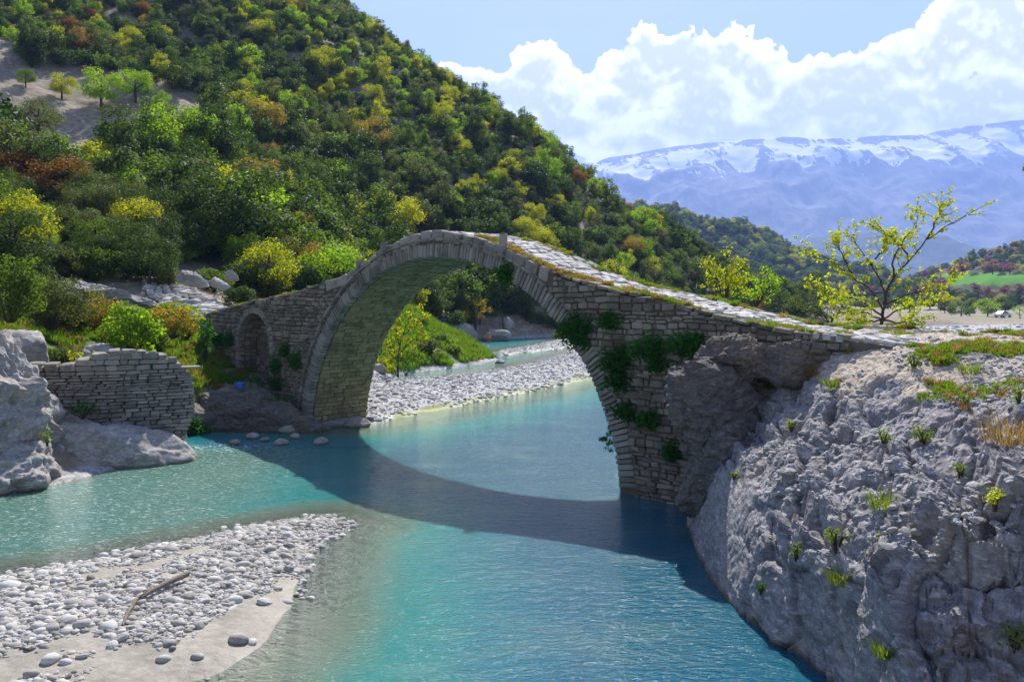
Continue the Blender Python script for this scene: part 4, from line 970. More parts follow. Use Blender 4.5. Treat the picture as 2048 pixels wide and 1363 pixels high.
scatter('gravel', [first[k] for k in sorted(first)], np.column_stack([x, y, z])[rest], rot[rest], np.repeat(size[rest, None], 3, 1), idx[rest], 'small pale pebbles covering the gravel bar', 'gravel')
# gravel beyond the arch
n = 30000; x = r.uniform(-10, 18, n); y = 37 + 66 * r.random(n) ** 1.4; d_ = np.maximum(sdist(x, y, FARBAR), sdist(x, y, SHOAL)); sd = gi_interp(sandp, x, y)
keep = (d_ > -.1) & (sd < r.uniform(.25, .6, n)) & (np.abs(x / y) < .3); x, y = x[keep], y[keep]
size = np.clip(np.exp(r.normal(-2.75, .5, len(x))), .03, .34); z = gz(x, y) + size * .12; rot = np.column_stack([r.normal(0, .2, len(x)), r.normal(0, .2, len(x)), r.uniform(0, 6.28, len(x))]); idx = r.integers(0, 5, len(x))
order = np.argsort(-size / y); first = {}
for q in order[:150]:
    o = obj('flat_stone', PEBF[idx[q]]); o.location = (x[q], y[q], z[q]); o.rotation_euler = rot[q]; s = size[q]; o.scale = (s, s, s); first.setdefault(int(idx[q]), o)
    where = 'at the waterline of the shingle beyond the arch' if sdist(x[q], y[q], FARBAR) < 1.0 else ('on the shingle by the niche side pier' if x[q] < -4 else 'on the open shingle beyond the arch')
    big_ = 'large ' if size[q] > .2 else 'small '
    tag(o, big_ + 'flat grey stone ' + where, 'stone', big_ + 'flat stones ' + where)
rest = order[150:]
scatter('shingle', [first[k] for k in sorted(first)], np.column_stack([x, y, z])[rest], rot[rest], np.repeat(size[rest, None], 3, 1), idx[rest], 'grey shingle bank under and beyond the arch', 'gravel')
fsrc = [first[k] for k in sorted(first)]
# rubble on the river plain to the right, and on the rock bank
n = 6000; x = r.uniform(20, 170, n); y = r.uniform(95, 245, n); keep = (x / y > .30) & (x / y < .66) & (sdist(x, y, PLAIN) > 1); x, y = x[keep], y[keep]
size = np.clip(np.exp(r.normal(-1.5, .5, len(x))), .1, .7); z = gz(x, y) + size * .1; idx = r.integers(0, 5, len(x))
scatter('plain_shingle', fsrc, np.column_stack([x, y, z]), np.column_stack([r.normal(0, .15, len(x)), r.normal(0, .15, len(x)), r.uniform(0, 6.28, len(x))]), np.repeat(size[:, None], 3, 1), idx, 'pale shingle of the wide river plain', 'gravel')
bt = BP2.reshape(-1, 3); bn = BN.reshape(-1, 3); cand = np.where((bn[:, 2] > .72) & (bt[:, 2] > 2.0) & (bt[:, 1] > 9) & (bt[:, 1] < 20) & (bt[:, 0] / bt[:, 1] < .64))[0]
dens = sst(fbm(bt[cand] * .6 + 20, 3), -.1, .5) + .08; pick = r.choice(cand, 2600, replace=False, p=dens / dens.sum())
size = np.clip(np.exp(r.normal(-3.35, .5, len(pick))), .015, .16); q = bt[pick]; app = np.argsort(-size / q[:, 1]); rot = np.column_stack([r.normal(0, .35, len(q)), r.normal(0, .35, len(q)), r.uniform(0, 6.28, len(q))]); idx = r.integers(0, 5, len(q)); first = {}
for k in app[:110]:
    o = obj('loose_stone', PEBF[idx[k]], None, M['slab']); o.location = q[k] + np.array([0, 0, size[k] * .1]); o.rotation_euler = rot[k]; o.scale = (size[k],) * 3
    tag(o, 'angular loose stone lying on the grey rock bank', 'stone', 'loose stones on the rock bank')
rest = app[110:]
scatter('rock_rubble', fsrc, q[rest] + np.array([0, 0, .005]), rot[rest], np.repeat(size[rest, None], 3, 1), idx[rest], 'loose chips scattered over the grey rock bank', 'rubble')
# driftwood on the gravel bar
tb = Tube(); pts = [G0(px, py, .3) for px, py in ((245, 1246), (255, 1228), (272, 1205), (300, 1190), (335, 1172), (375, 1155))]
pts3 = [Vector((a, b, float(gz(a, b)) + hgt)) for (a, b), hgt in zip(pts, (.04, .07, .10, .12, .13, .15))]
tb.add(pts3, [.02, .03, .038, .045, .05, .055], 7); tb.add([pts3[2], pts3[2] + Vector((.1, .15, .08)), pts3[2] + Vector((.12, .32, .1))], [.02, .014, .006], 5)
tag(obj('driftwood', tb.mesh('driftwood', M['driftwood'])), 'crooked grey driftwood branch lying on the gravel bar', 'branch')

# ================================================================== trees and bushes
def crown_lobes(kind, seed):
    r = np.random.default_rng(seed); L = []
    if kind == 'round': n, rx, rz, zc, rr = 34, 1.55, 1.5, 2.05, (.42, .72)
    elif kind == 'tall': n, rx, rz, zc, rr = 36, 1.3, 2.2, 2.8, (.38, .66)
    elif kind == 'low': n, rx, rz, zc, rr = 30, 1.75, .95, 1.15, (.4, .68)
    elif kind == 'open': n, rx, rz, zc, rr = 24, 1.6, 1.55, 2.8, (.28, .52)
    for i in range(n):
        d = r.normal(size=3); d /= np.linalg.norm(d); d[2] = d[2] * .9 + .12; q = r.uniform(.55, 1.0)
        L.append((d[0] * rx * q, d[1] * rx * q, zc + d[2] * rz * q, r.uniform(*rr) * (1.15 - .3 * q)))
    return L
def trunk_mesh(name, seed, h=2.6, rad=.13, n=7, spread=1.1, mat=None):
    r = random.Random(seed); tb = Tube(); top = Vector((r.uniform(-.2, .2), r.uniform(-.2, .2), h))
    tb.add([(0, 0, -.4), (r.uniform(-.06, .06), r.uniform(-.06, .06), h * .35), top * .75, top], [rad * 1.25, rad, rad * .7, rad * .35])
    for k in range(n):
        z0 = h * r.uniform(.3, .8); a = r.uniform(0, 6.28); e = Vector((math.cos(a) * spread * r.uniform(.6, 1.1), math.sin(a) * spread * r.uniform(.6, 1.1), z0 + r.uniform(.4, 1.2)))
        s = Vector((0, 0, z0)) + Vector((top.x, top.y, 0)) * (z0 / h); mid = s.lerp(e, .5) + Vector((0, 0, -.1)); tb.add([s, mid, e], [rad * .45, rad * .3, rad * .1], 5)
    return tb.mesh(name, mat or M['bark'])
SHAPES = {}
for i, (k, fine) in enumerate([(k, f) for k in ('round', 'tall', 'low', 'open') for f in (0, 1)]):
    per, sz = ((270, .098) if not fine else (640, .06))
    if k == 'open': per = int(per * .75)
    C, N = blob_leaves(crown_lobes(k, 40 + i), per, 60 + i); rr = np.random.default_rng(i)
    SHAPES[(k, fine)] = (C, N, rr.uniform(.6, 1.35, len(C)) * sz)
TRUNKS = {k: trunk_mesh('trunk', 5 + i, h, .12, 8, sp) for i, (k, h, sp) in enumerate((('round', 2.9, 1.1), ('tall', 4.0, .9), ('low', 1.4, 1.2), ('open', 3.4, 1.2)))}
_cm = {}
def crown_mesh(shape, fine, kind):
    key = (shape, fine, kind)
    if key not in _cm:
        C, N, S = SHAPES[(shape, fine)]; _cm[key] = leaf_mesh('crown', C, N, S, LK[kind], .62, hash(shape) % 97 if False else len(_cm))
    return _cm[key]
HT = {'round': 4.2, 'tall': 5.4, 'low': 2.3, 'open': 4.6}
def tree(shape, fine, kind, loc, h, label, group=None, rz=None, wide=1.0, name='tree', cat='tree'):
    s = h / HT[shape]; e = thing(name, label, cat, loc, random.uniform(0, 6.28) if rz is None else rz, group)
    c = obj('crown', crown_mesh(shape, fine, kind), e); c.scale = (s * wide, s * wide, s)
    k = obj('trunk', TRUNKS[shape], e); k.scale = (s, s, s)
    return e, c
def hill_hit(px, py):                             # where a line of sight meets the ground
    Ys = np.concatenate([np.arange(38, 120, .4), np.arange(120, 260, 1.0)]); xs = (px - 1024) / F * Ys; zs = CAM_H + (HY - py) / F * Ys; g = gz(xs, Ys)
    hit = np.where(g > zs)[0]; i = hit[0] if len(hit) else len(Ys) - 60
    return Vector((xs[i], Ys[i], g[i]))
LAB = {'evergreen': 'dark evergreen tree', 'midgreen': 'mid green leafy tree', 'olive': 'grey green shrub', 'yellowgreen': 'yellow green spring tree', 'lime': 'lime green spring tree', 'russet': 'reddish brown tree', 'golden': 'golden brown tree'}
GRP = {k: k + ' trees on the hillside' for k in LAB}
SPEC = [  # px of the foot, height in px of the picture, shape, kind, label
 (203, 222, 92, 'round', 'lime', 'lime green tall tree standing on the bare scree slope, larger of two'), (272, 210, 76, 'round', 'lime', 'lime green tree on the scree beside the larger lime tree'), (124, 200, 60, 'round', 'yellowgreen', 'yellow green small tree at the upper edge of the bare scree'),
 (52, 178, 44, 'round', 'midgreen', 'small round bush on the scree edge under the dark wood'), (75, 290, 105, 'round', 'olive', 'olive grey bushy tree standing in front of the bare scree'), (325, 232, 58, 'tall', 'lime', 'narrow lime tree at the lower rim of the scree'),
 (385, 345, 150, 'round', 'lime', 'broad fresh green tree, the largest bright crown below the scree'), (300, 300, 70, 'round', 'lime', 'lime green round tree touching the broad fresh green tree'),
 (578, 256, 76, 'round', 'lime', 'round lime tree alone on the dark upper slope'), (538, 350, 72, 'open', 'russet', 'orange brown open tree beside the broad fresh green tree'), (607, 392, 74, 'open', 'russet', 'rusty red open tree near the orange brown tree'), (632, 300, 50, 'round', 'russet', 'dull pink brown tree above the rusty red tree'),
 (738, 312, 88, 'round', 'golden', 'golden brown broad tree in the middle of the slope'), (682, 322, 45, 'round', 'lime', 'small lime tree beside the golden brown broad tree'), (915, 325, 60, 'round', 'yellowgreen', 'yellow crowned tree in the middle of the dark slope'),
 (146, 112, 36, 'round', 'russet', 'dark red bush high on the slope above the scree'), (180, 102, 52, 'round', 'golden', 'golden tree high on the slope beside the dark red bush'), (525, 95, 60, 'round', 'yellowgreen', 'large yellow green tree high on the slope'), (1095, 385, 95, 'tall', 'lime', 'light green tall tree on the falling shoulder of the hill'),
 (1368, 478, 62, 'round', 'midgreen', 'rounded green tree at the low end of the hill above the deck'), (1290, 462, 56, 'round', 'lime', 'light green tree next to the rounded green tree at the hill end'), (355, 500, 68, 'open', 'yellowgreen', 'pale yellow flowering tree above the tilting slabs'), (205, 425, 66, 'open', 'yellowgreen', 'pale yellow flowering shrub near the pale flowering tree'), (15, 420, 85, 'open', 'golden', 'orange tinged tree low on the slope above the outcrop'), (12, 520, 110, 'open', 'golden', 'orange leaved bush under the orange tinged tree'),
 (1268, 530, 66, 'round', 'golden', 'brownish round bush just above the bridge deck'), (600, 545, 60, 'low', 'lime', 'bright yellow green mound bush close behind the niche half of the bridge'), (500, 545, 60, 'low', 'lime', 'light green low bush above the niche abutment')]
forest = []                                       # (x, y, z, height, shape, kind)
r = np.random.default_rng(77)
gxs = []
yy = 44.0
while yy < 250:
    st = 1.7 if yy < 75 else (2.4 if yy < 130 else 2.6)
    xx = -.66 * yy - 6
    while xx < .36 * yy + 6:
        gxs.append((xx + r.uniform(-.45, .45) * st, yy + r.uniform(-.45, .45) * st)); xx += st
    yy += st
fx = np.array(gxs); x, y = fx[:, 0], fx[:, 1]; z = gz(x, y)
pxq, pyq = px_of(x, y, z); dl = sdist(x, y, LEFT)
ok = (dl > 1.8) & (z > .9) & (pxq > -90) & (pxq < 1640) & ~inside(x, y, [(-7.5, 56), (-5.6, 61), (-2, 65.5), (.4, 69.5), (2.6, 78), (2.4, 88), (-1.5, 103), (-6, 100), (-8, 95), (-12.5, 86), (-13, 64)]) & ~inside(x, y, TERR)
ok &= ~((inside(pxq, pyq, SCREEP) | inside(pxq, pyq, [(50, 300), (50, 372), (140, 385), (230, 330), (330, 300), (440, 285), (430, 250), (200, 240)])) & (x < -30)) & ~inside(pxq, pyq, [(70, 552), (300, 575), (345, 545), (440, 535), (500, 600), (640, 640), (640, 760), (380, 760), (330, 640), (180, 640), (70, 600)])
# only trees some line of sight can reach
vis = np.ones(len(x), bool); tz = z + 4.5
for q in np.linspace(.3, .97, 45):
    gg = gz(x * q, y * q); vis &= gg < CAM_H + (tz - CAM_H) * q + .3
ok &= vis; x, y, z, pxq, pyq = x[ok], y[ok], z[ok], pxq[ok], pyq[ok]
nk = fbm(xy3(x, y) * .035, 3); nk2 = fbm(xy3(x, y, 5.) * .08, 2); rk = r.random(len(x)); upper = sst(pxq, 300, 900) * sst(300 - pyq, -60, 200)
kinds = []
for i in range(len(x)):
    a = rk[i] + .35 * nk[i]
    pyel = .05 + .26 * upper[i] + .55 * max(0., nk2[i] - .08)
    if r.random() < pyel: k = 'yellowgreen' if r.random() < .62 else 'lime'
    elif r.random() < .028: k = 'golden' if r.random() < .6 else 'russet'
    elif a < .52: k = 'evergreen'
    elif a < .80: k = 'midgreen'
    else: k = 'olive'
    kinds.append(k)
shp = np.array(['round', 'tall', 'low', 'round'])[r.integers(0, 4, len(x))]
hts = np.where(shp == 'tall', r.uniform(4.2, 6.2, len(x)), np.where(shp == 'low', r.uniform(2.2, 3.4, len(x)), r.uniform(3.2, 5.2, len(x)))); shp = np.where((shp == 'tall') & (y < 80), 'round', shp); hts = hts * np.where(y < 62, .72, 1.0) * np.exp(r.normal(0, .22, len(x))) * np.where(y > 130, .84, 1.0)
app = hts / y * ((pxq > -20) & (pxq < 1700) & (pyq > -30)); order = np.argsort(-app)
srcs = {}; n_ind = 272
def key_of(i): return (shp[i], int(y[i] < 66), kinds[i])
for i in order[:n_ind]:
    k = kinds[i]; sw = {'round': 'rounded', 'tall': 'tall', 'low': 'low spreading'}[shp[i]]
    where = 'on the slope above the tilting slabs' if (y[i] < 60 and x[i] < -18) else ('close behind the niche half of the bridge' if y[i] < 66 else ('on the slope below the bare scree' if x[i] < -38 else ('on the slope behind the bridge hump' if y[i] < 110 else 'on the higher slope behind the bridge')))
    e, c = tree(shp[i], int(y[i] < 66), k, (x[i], y[i], z[i] - .15), hts[i], sw + ' ' + LAB[k] + ' ' + where, k + ' ' + sw + ' trees ' + where, wide=r.uniform(.95, 1.2))
    srcs.setdefault(key_of(i), c)
rest = order[n_ind:]
fall = {}
for kk_, c in srcs.items(): fall.setdefault(kk_[2], c)
slist = []; sidx = {}
def sidx_of(i):
    kk_ = (shp[i], 0, kinds[i])
    c = srcs.get(kk_) or srcs.get((shp[i], 1, kinds[i])) or fall.get(kinds[i]) or next(iter(fall.values()))
    if c.name not in sidx: sidx[c.name] = len(slist); slist.append(c)
    return sidx[c.name]
ids = np.array([sidx_of(i) for i in rest]); hsc = hts[rest] / np.array([HT[s] for s in shp[rest]])
scatter('hillside_forest', slist, np.column_stack([x, y, z - .15])[rest], np.column_stack([np.zeros(len(rest)), np.zeros(len(rest)), r.uniform(0, 6.28, len(rest))]), np.column_stack([hsc * 1.1, hsc * 1.1, hsc]), ids, 'dense mixed wood covering the upper hillside', 'forest')
for px, py, hp, s_, k, lab in SPEC:
    q = hill_hit(px, py); h = hp / F * q.y
    tree(s_, 1, k, q - Vector((0, 0, .1)), h, lab, wide=1.2)
# trees behind the arch, on the far bank
for px, Y_, h, s_, k, lab in [(868, 97, 5.6, 'round', 'evergreen', 'dark bushy tree behind the standing man under the arch'), (925, 106, 7.2, 'round', 'midgreen', 'tall green tree framed by the crown of the arch'), (985, 112, 7.0, 'round', 'midgreen', 'green tree behind the pale rock by the pool'),
                               (952, 104, 5.4, 'open', 'golden', 'thin yellowish tree in front of the green trees beyond the arch'), (1035, 116, 5.4, 'low', 'olive', 'grey green shrub next to the green trees beyond the arch'), (1075, 119, 3.8, 'low', 'olive', 'spreading low shrub above the stony shallows beyond the arch'), (1105, 120, 3.2, 'low', 'midgreen', 'low green bush above the stony shallows beyond the arch'), (820, 96, 5.2, 'round', 'evergreen', 'dark tree beside the inner face of the niche side pier')]:
    xx = (px - 1024) / F * Y_; tree(s_, 0, k, (xx, Y_, max(.5, float(gz(xx, Y_))) - .15), h, lab, wide=1.1)

# --- branching trees with drawn limbs
def limb_tree(name, label, base, limbs, kind, seed, twig=.5, n_tw=9, leaf=.05, per=9, rad=.07, cat='tree', bare=.0, clus=.12):
    """limbs: lists of (dx, dz, dy) metres from the foot"""
    r = random.Random(seed); tb = Tube(); C = []; N = []
    for li, L_ in enumerate(limbs):
        pts = [Vector((a, c, b)) for a, b, c in L_]; m_ = []
        for i in range(len(pts) - 1):
            for k in range(4): m_.append(pts[i].lerp(pts[i + 1], k / 4) + Vector((r.gauss(0, .018), r.gauss(0, .02), r.gauss(0, .018))) * (1 if i + k else 0))
        m_.append(pts[-1]); r0 = rad * (1 if li == 0 else .62); n = len(m_)
        tb.add(m_, [r0 * (1 - .86 * i / (n - 1)) for i in range(n)], 7)
        for k in range(n_tw):
            i = int(n * (.28 + .72 * (k + r.random()) / n_tw)); i = min(i, n - 1); s = m_[i]; d = (m_[min(i + 1, n - 1)] - m_[max(i - 1, 0)]).normalized()
            dv = (d + Vector((r.gauss(0, .75), r.gauss(0, .75), r.gauss(.25, .55)))).normalized(); ln = twig * r.uniform(.5, 1.25)
            e = s + dv * ln; mid = s.lerp(e, .5) + Vector((r.gauss(0, .03), r.gauss(0, .03), -.02)); tb.add([s, mid, e], [r0 * .22, r0 * .15, r0 * .06], 4)
            ends = [e, mid.lerp(e, .5)]
            for j in range(2):
                dv2 = (dv + Vector((r.gauss(0, .7), r.gauss(0, .7), r.gauss(.1, .5)))).normalized(); e2 = mid.lerp(e, r.random()) ; f2 = e2 + dv2 * ln * .55; tb.add([e2, f2], [r0 * .12, r0 * .05], 4); ends.append(f2)
            for e_ in ends:
                if r.random() < bare: continue
                for q in range(per):
                    o_ = Vector((r.gauss(0, 1), r.gauss(0, 1), r.gauss(0, 1))); o_ = o_.normalized() * clus * r.random() ** .5; C.append(tuple(e_ + o_)); N.append(tuple(o_.normalized() + Vector((r.gauss(0, .5), r.gauss(0, .5), r.gauss(.3, .5)))))
    e = thing(name, label, cat, base)
    obj('branches', tb.mesh('branches', M['bark']), e); rr = np.random.default_rng(seed)
    obj('leaves', leaf_mesh('leaves', np.array(C), np.array(N), rr.uniform(.6, 1.3, len(C)) * leaf, LK[kind], .7, seed), e)
    return e
TB = P(1762, 650, 25.0); k_ = 25.0 / F
def L2(*pts): return [((a - 1762) * k_, (650 - b) * k_, c) for a, b, c in pts]
limb_tree('tree', 'small spreading tree with yellow green blossom beside the path end', TB, [
    L2((1762, 655, 0), (1766, 620, 0), (1772, 590, .05), (1790, 555, .1), (1822, 520, .15), (1860, 478, .2), (1905, 450, .25), (1960, 420, .3)),
    L2((1766, 620, 0), (1745, 585, -.1), (1700, 555, -.2), (1655, 525, -.3), (1612, 497, -.35)), L2((1770, 595, 0), (1768, 560, .2), (1752, 530, .35), (1735, 500, .4), (1712, 472, .4)),
    L2((1790, 555, .1), (1784, 520, -.1), (1798, 485, -.2), (1820, 455, -.3), (1832, 420, -.3)), L2((1822, 520, .1), (1815, 490, .3), (1790, 470, .4), (1770, 450, .45)), L2((1768, 610, 0), (1800, 590, -.3), (1845, 575, -.5), (1890, 555, -.6)),
    L2((1764, 630, 0), (1730, 600, .4), (1690, 590, .6), (1650, 575, .7)), L2((1860, 478, .2), (1870, 455, .1), (1880, 430, .0), (1882, 408, 0)), L2((1764, 640, 0), (1800, 620, .2), (1840, 612, .3), (1885, 605, .3)), L2((1764, 640, 0), (1735, 628, -.2), (1705, 618, -.3), (1665, 612, -.3)),
    L2((1700, 555, -.2), (1690, 525, -.1), (1680, 500, 0), (1672, 480, 0)), L2((1752, 530, .3), (1775, 500, .5), (1800, 480, .6)), L2((1766, 640, 0), (1790, 645, -.3), (1812, 640, -.5)), L2((1762, 640, 0), (1745, 640, .3), (1720, 642, .4))],
    'flower', 4, twig=.40, n_tw=20, leaf=.036, per=8, rad=.052, bare=.10, clus=.07)
bx_, by_ = (795 - 1024) / F * 58, 58
limb_tree('tree', 'slender sapling with light leaves on the grassy bank under the arch', (bx_, by_, float(gz(bx_, by_)) - .05), [
    [(0, 0, 0), (.05, 1.2, 0), (.15, 2.4, .1), (.5, 3.6, .1), (1.1, 4.6, .2)], [(.1, 1.8, 0), (.6, 2.3, -.2), (1.2, 2.9, -.3), (1.7, 3.2, -.3)], [(.05, 1.2, 0), (-.4, 1.8, .1), (-.6, 2.6, .2)], [(.15, 2.4, 0), (-.1, 3.1, .2), (-.1, 3.9, .2)], [(.3, 3.0, .1), (1.0, 3.6, .1), (1.7, 4.1, .1)], [(0, .3, 0), (-.3, .8, .1), (-.4, 1.2, .1)]], 'yellowgreen', 9, twig=.5, n_tw=8, leaf=.085, per=6, rad=.07, clus=.18, bare=.05)
# tree out of view on the plateau whose twig reaches into the picture
limb_tree('tree', 'leafy twig of a tree reaching in over the trampled rock bank', (14.6, 21.0, 4.5), [[(0, 0, 0), (.1, 1.8, 0), (-.1, 3.2, 0), (.3, 4.4, .2)], [(0, 2.4, 0), (-.7, 3.4, 0), (-1.45, 4.1, 0), (-1.78, 4.22, 0)], [(0, 2.8, 0), (.8, 3.8, .3), (1.6, 4.6, .5)], [(0, 3.0, 0), (.6, 3.9, -.6), (1.1, 4.9, -1)]], 'midgreen', 19, twig=.22, n_tw=6, leaf=.05, per=8, rad=.1, clus=.1)

# --- bushes: many stems, leaves in loose clumps
def bush(name, label, loc, rx, ry, rz, kind, seed, n=26, per=700, leaf=.045, cat='bush', lob=(.16, .30), group=None, zmin=.15, stems=True, mid=.5):
    r = np.random.default_rng(seed); L = []
    for i in range(n):
        d = r.normal(size=3); d /= np.linalg.norm(d); q = r.uniform(.35, 1) ; m_ = min(rx, ry, rz)
        L.append((d[0] * rx * q, d[1] * ry * q, max(zmin * rz, rz * mid + d[2] * rz * mid * q), r.uniform(*lob) * (m_ ** .5)))
    C, N = blob_leaves(L, per, seed, .6, .35); e = thing(name, label, cat, loc, 0, group)
    obj('foliage', leaf_mesh('foliage', C, N, r.uniform(.55, 1.4, len(C)) * leaf, LK[kind], .68, seed), e)
    if stems:
        tb = Tube()
        for l in L[::2]: tb.add([(l[0] * .08, l[1] * .08, -.1), (l[0] * .5, l[1] * .5, l[2] * .55), l[:3]], [.022, .015, .006], 4)
        obj('stems', tb.mesh('stems', M['bark']), e)
    return e
def on(px, Y_): xx = (px - 1024) / F * Y_; return xx, Y_
bush('bush', 'bright yellow green bush behind the bridge deck', P(1450, 606, 33), 1.25, 1.0, 2.05, 'yellowgreen', 1, 44, 520, .055)
bush('bush', 'bright green bush joining the yellow green bush behind the deck', P(1510, 608, 33.5), 1.1, .9, 1.5, 'lime', 2, 34, 520, .05)
bush('bush', 'small dark grey green bush at the end of the bridge deck', P(1590, 628, 33), .55, .5, .75, 'olive', 3, 24, 900, .03)
bush('bush', 'low light bush on the slope between deck end and flowering tree', P(1660, 640, 36), 1.5, .8, .9, 'olive', 31, 24, 420, .05)
bush('bush', 'large leaved fresh green bush above the ruined wall', P(262, 712, 33.0), 1.15, .8, 1.95, 'lime', 4, 54, 480, .075, lob=(.24, .4))
bush('bush', 'green bush with orange tips above the path wall', P(345, 672, 37.0), 1.25, .8, 1.5, 'golden', 5, 44, 900, .045, lob=(.22, .36))
bush('bush', 'yellow green bush beside the niche abutment', P(372, 676, 37.5), .8, .7, 1.4, 'yellowgreen', 6, 30, 520, .05)
bush('bush', 'trailing creeper spilling over the top of the ruined wall', P(190, 722, 30.0), 1.25, .35, .42, 'yellowgreen', 7, 34, 900, .035, cat='creeper', lob=(.16, .26), stems=False)
bush('bush', 'dark green weeds at the foot of the ruined wall', P(165, 832, 28.2), .6, .3, .5, 'fern', 8, 22, 900, .035, cat='plant')
bush('bush', 'green plant in a crack of the tall pale outcrop', P(95, 885, 25.0), .3, .15, .5, 'grass', 9, 16, 1100, .028, cat='plant')
bush('bush', 'dense olive bush above the tall pale outcrop', P(105, 655, 36), 2.0, 1.3, 2.5, 'olive', 10, 60, 800, .055, lob=(.24, .4))
bush('bush', 'shadowy green bush behind the tall pale outcrop', P(20, 640, 33), 1.7, 1.1, 2.6, 'midgreen', 11, 60, 800, .055, lob=(.24, .4))
bush('bush', 'low bush with orange leaves before the tilting slabs', P(190, 650, 37.5), 1.3, .8, 1.3, 'golden', 12, 40, 800, .045, lob=(.22, .36))
bush('bush', 'dark hanging shrub in the corner of wall and abutment', P(410, 720, 36.5), .45, .4, 2.2, 'fern', 13, 40, 620, .045)
bush('bush', 'shaded weeds on the ledge under the niche', P(470, 772, 37.6), 2.1, .6, .55, 'fern', 14, 46, 620, .04, cat='plant', stems=False)
bush('bush', 'shaded weeds on the gully rock below the niche pier', P(560, 805, 35.6), .7, .4, .35, 'fern', 15, 22, 700, .035, cat='plant', stems=False)
bush('bush', 'shrubby green clump on the grassy bank under the arch', P(825, 742, 63), 1.5, .8, 1.6, 'midgreen', 16, 34, 300, .07)
bush('bush', 'dark reedy clump at the bank foot beyond the niche side pier', P(812, 748, 60), .6, .5, 1.1, 'fern', 17, 26, 420, .06)
for i, (px, Y_, rx, rz, k, lab) in enumerate([(880, 72, 1.0, .9, 'midgreen', 'green bush half way up the grassy bank beyond the arch'), (905, 69, .8, .6, 'weed', 'weedy bush at the water edge of the grassy bank'), (855, 66, 1.2, 1.0, 'olive', 'greyish bush at the foot of the grassy bank'), (940, 74, .6, .5, 'grass', 'small bright bush near the tip of the grassy bank'), (835, 76, 1.0, .8, 'grass', 'bright bush on the grassy bank behind the sapling'), (915, 86, .8, .7, 'grass', 'bright bush below the standing person'),
        (1045, 114, 2.2, 1.6, 'olive', 'grey green thicket on the slope above the pool'), (1075, 114, 2.4, 1.8, 'midgreen', 'green thicket between the pool and the shallows'), (1110, 115, 2.4, 1.6, 'olive', 'olive thicket along the stony shallows'), (1140, 117, 2.2, 1.6, 'midgreen', 'green thicket next to the ferny arch springing'), (1060, 119, 2.6, 2.6, 'evergreen', 'dark thicket higher above the pool'), (1100, 122, 3.0, 2.8, 'midgreen', 'tall green thicket higher above the shallows'), (1020, 116, 2.0, 2.2, 'evergreen', 'dark thicket behind the tilted pale rock'), (1130, 110, 1.6, .9, 'weed', 'reedy growth at the edge of the shallows')]):
    xx = (px - 1024) / F * Y_; bush('bush', lab, (xx, Y_, max(.05, float(gz(xx, Y_))) - .1), rx, rx * .7, rz, k, 900 + i, 40, 260, .09, lob=(.3, .5))
bush('bush', 'pale weedy bush by the inner foot of the niche side pier', P(770, 735, 59), .9, .6, .8, 'yellowgreen', 18, 26, 320, .06)
for i, (px, py, Y_, rx, rz, k, lab) in enumerate([(60, 640, 40, 1.6, 1.9, 'olive', 'grey green bush beyond the far end of the tilting slabs'), (130, 632, 39, 1.2, 1.2, 'midgreen', 'leafy bush under the raised end of the tilting slabs'), (250, 640, 38.5, 1.0, 1.0, 'weed', 'light weedy bush under the sunken end of the tilting slabs'), (300, 640, 39, .9, .9, 'midgreen', 'small green bush between the slabs and the stepped path'),
        (215, 690, 34, .9, .8, 'weed', 'low weedy bush on the outcrop side of the large leaved bush'), (150, 690, 33.5, 1.0, .8, 'olive', 'greyish low bush over the sloping grey rock'), (320, 700, 35, 1.1, .9, 'weed', 'low leafy bush on the bridge side of the large leaved bush'), (370, 715, 34.5, .8, 1.0, 'fern', 'shaded bush hanging behind the broken end of the ruined wall'),
        (330, 560, 49, 1.0, 1.0, 'olive', 'grey green shrub at the upper end of the stepped path'), (270, 560, 49, 1.3, 1.5, 'evergreen', 'dark shrub above the middle of the tilting slabs'), (120, 555, 47, 1.4, 1.7, 'olive', 'olive shrub above the raised end of the tilting slabs'), (190, 560, 48, 1.4, 1.8, 'midgreen', 'green shrub above the tilting slabs between two darker ones'), (480, 585, 49, .9, 1.1, 'evergreen', 'dark shrub where the stepped path reaches the bridge'), (425, 545, 52, 1.1, 1.2, 'midgreen', 'green shrub behind the light block above the path')]):
    p_ = P(px, py, Y_); p_.z = min(p_.z, float(gz(p_.x, p_.y)) + .1) - .1; bush('bush', lab, p_, rx * 1.15, rx * .8, rz * 1.15, k, 800 + i, 46, 900, .05, lob=(.24, .40))
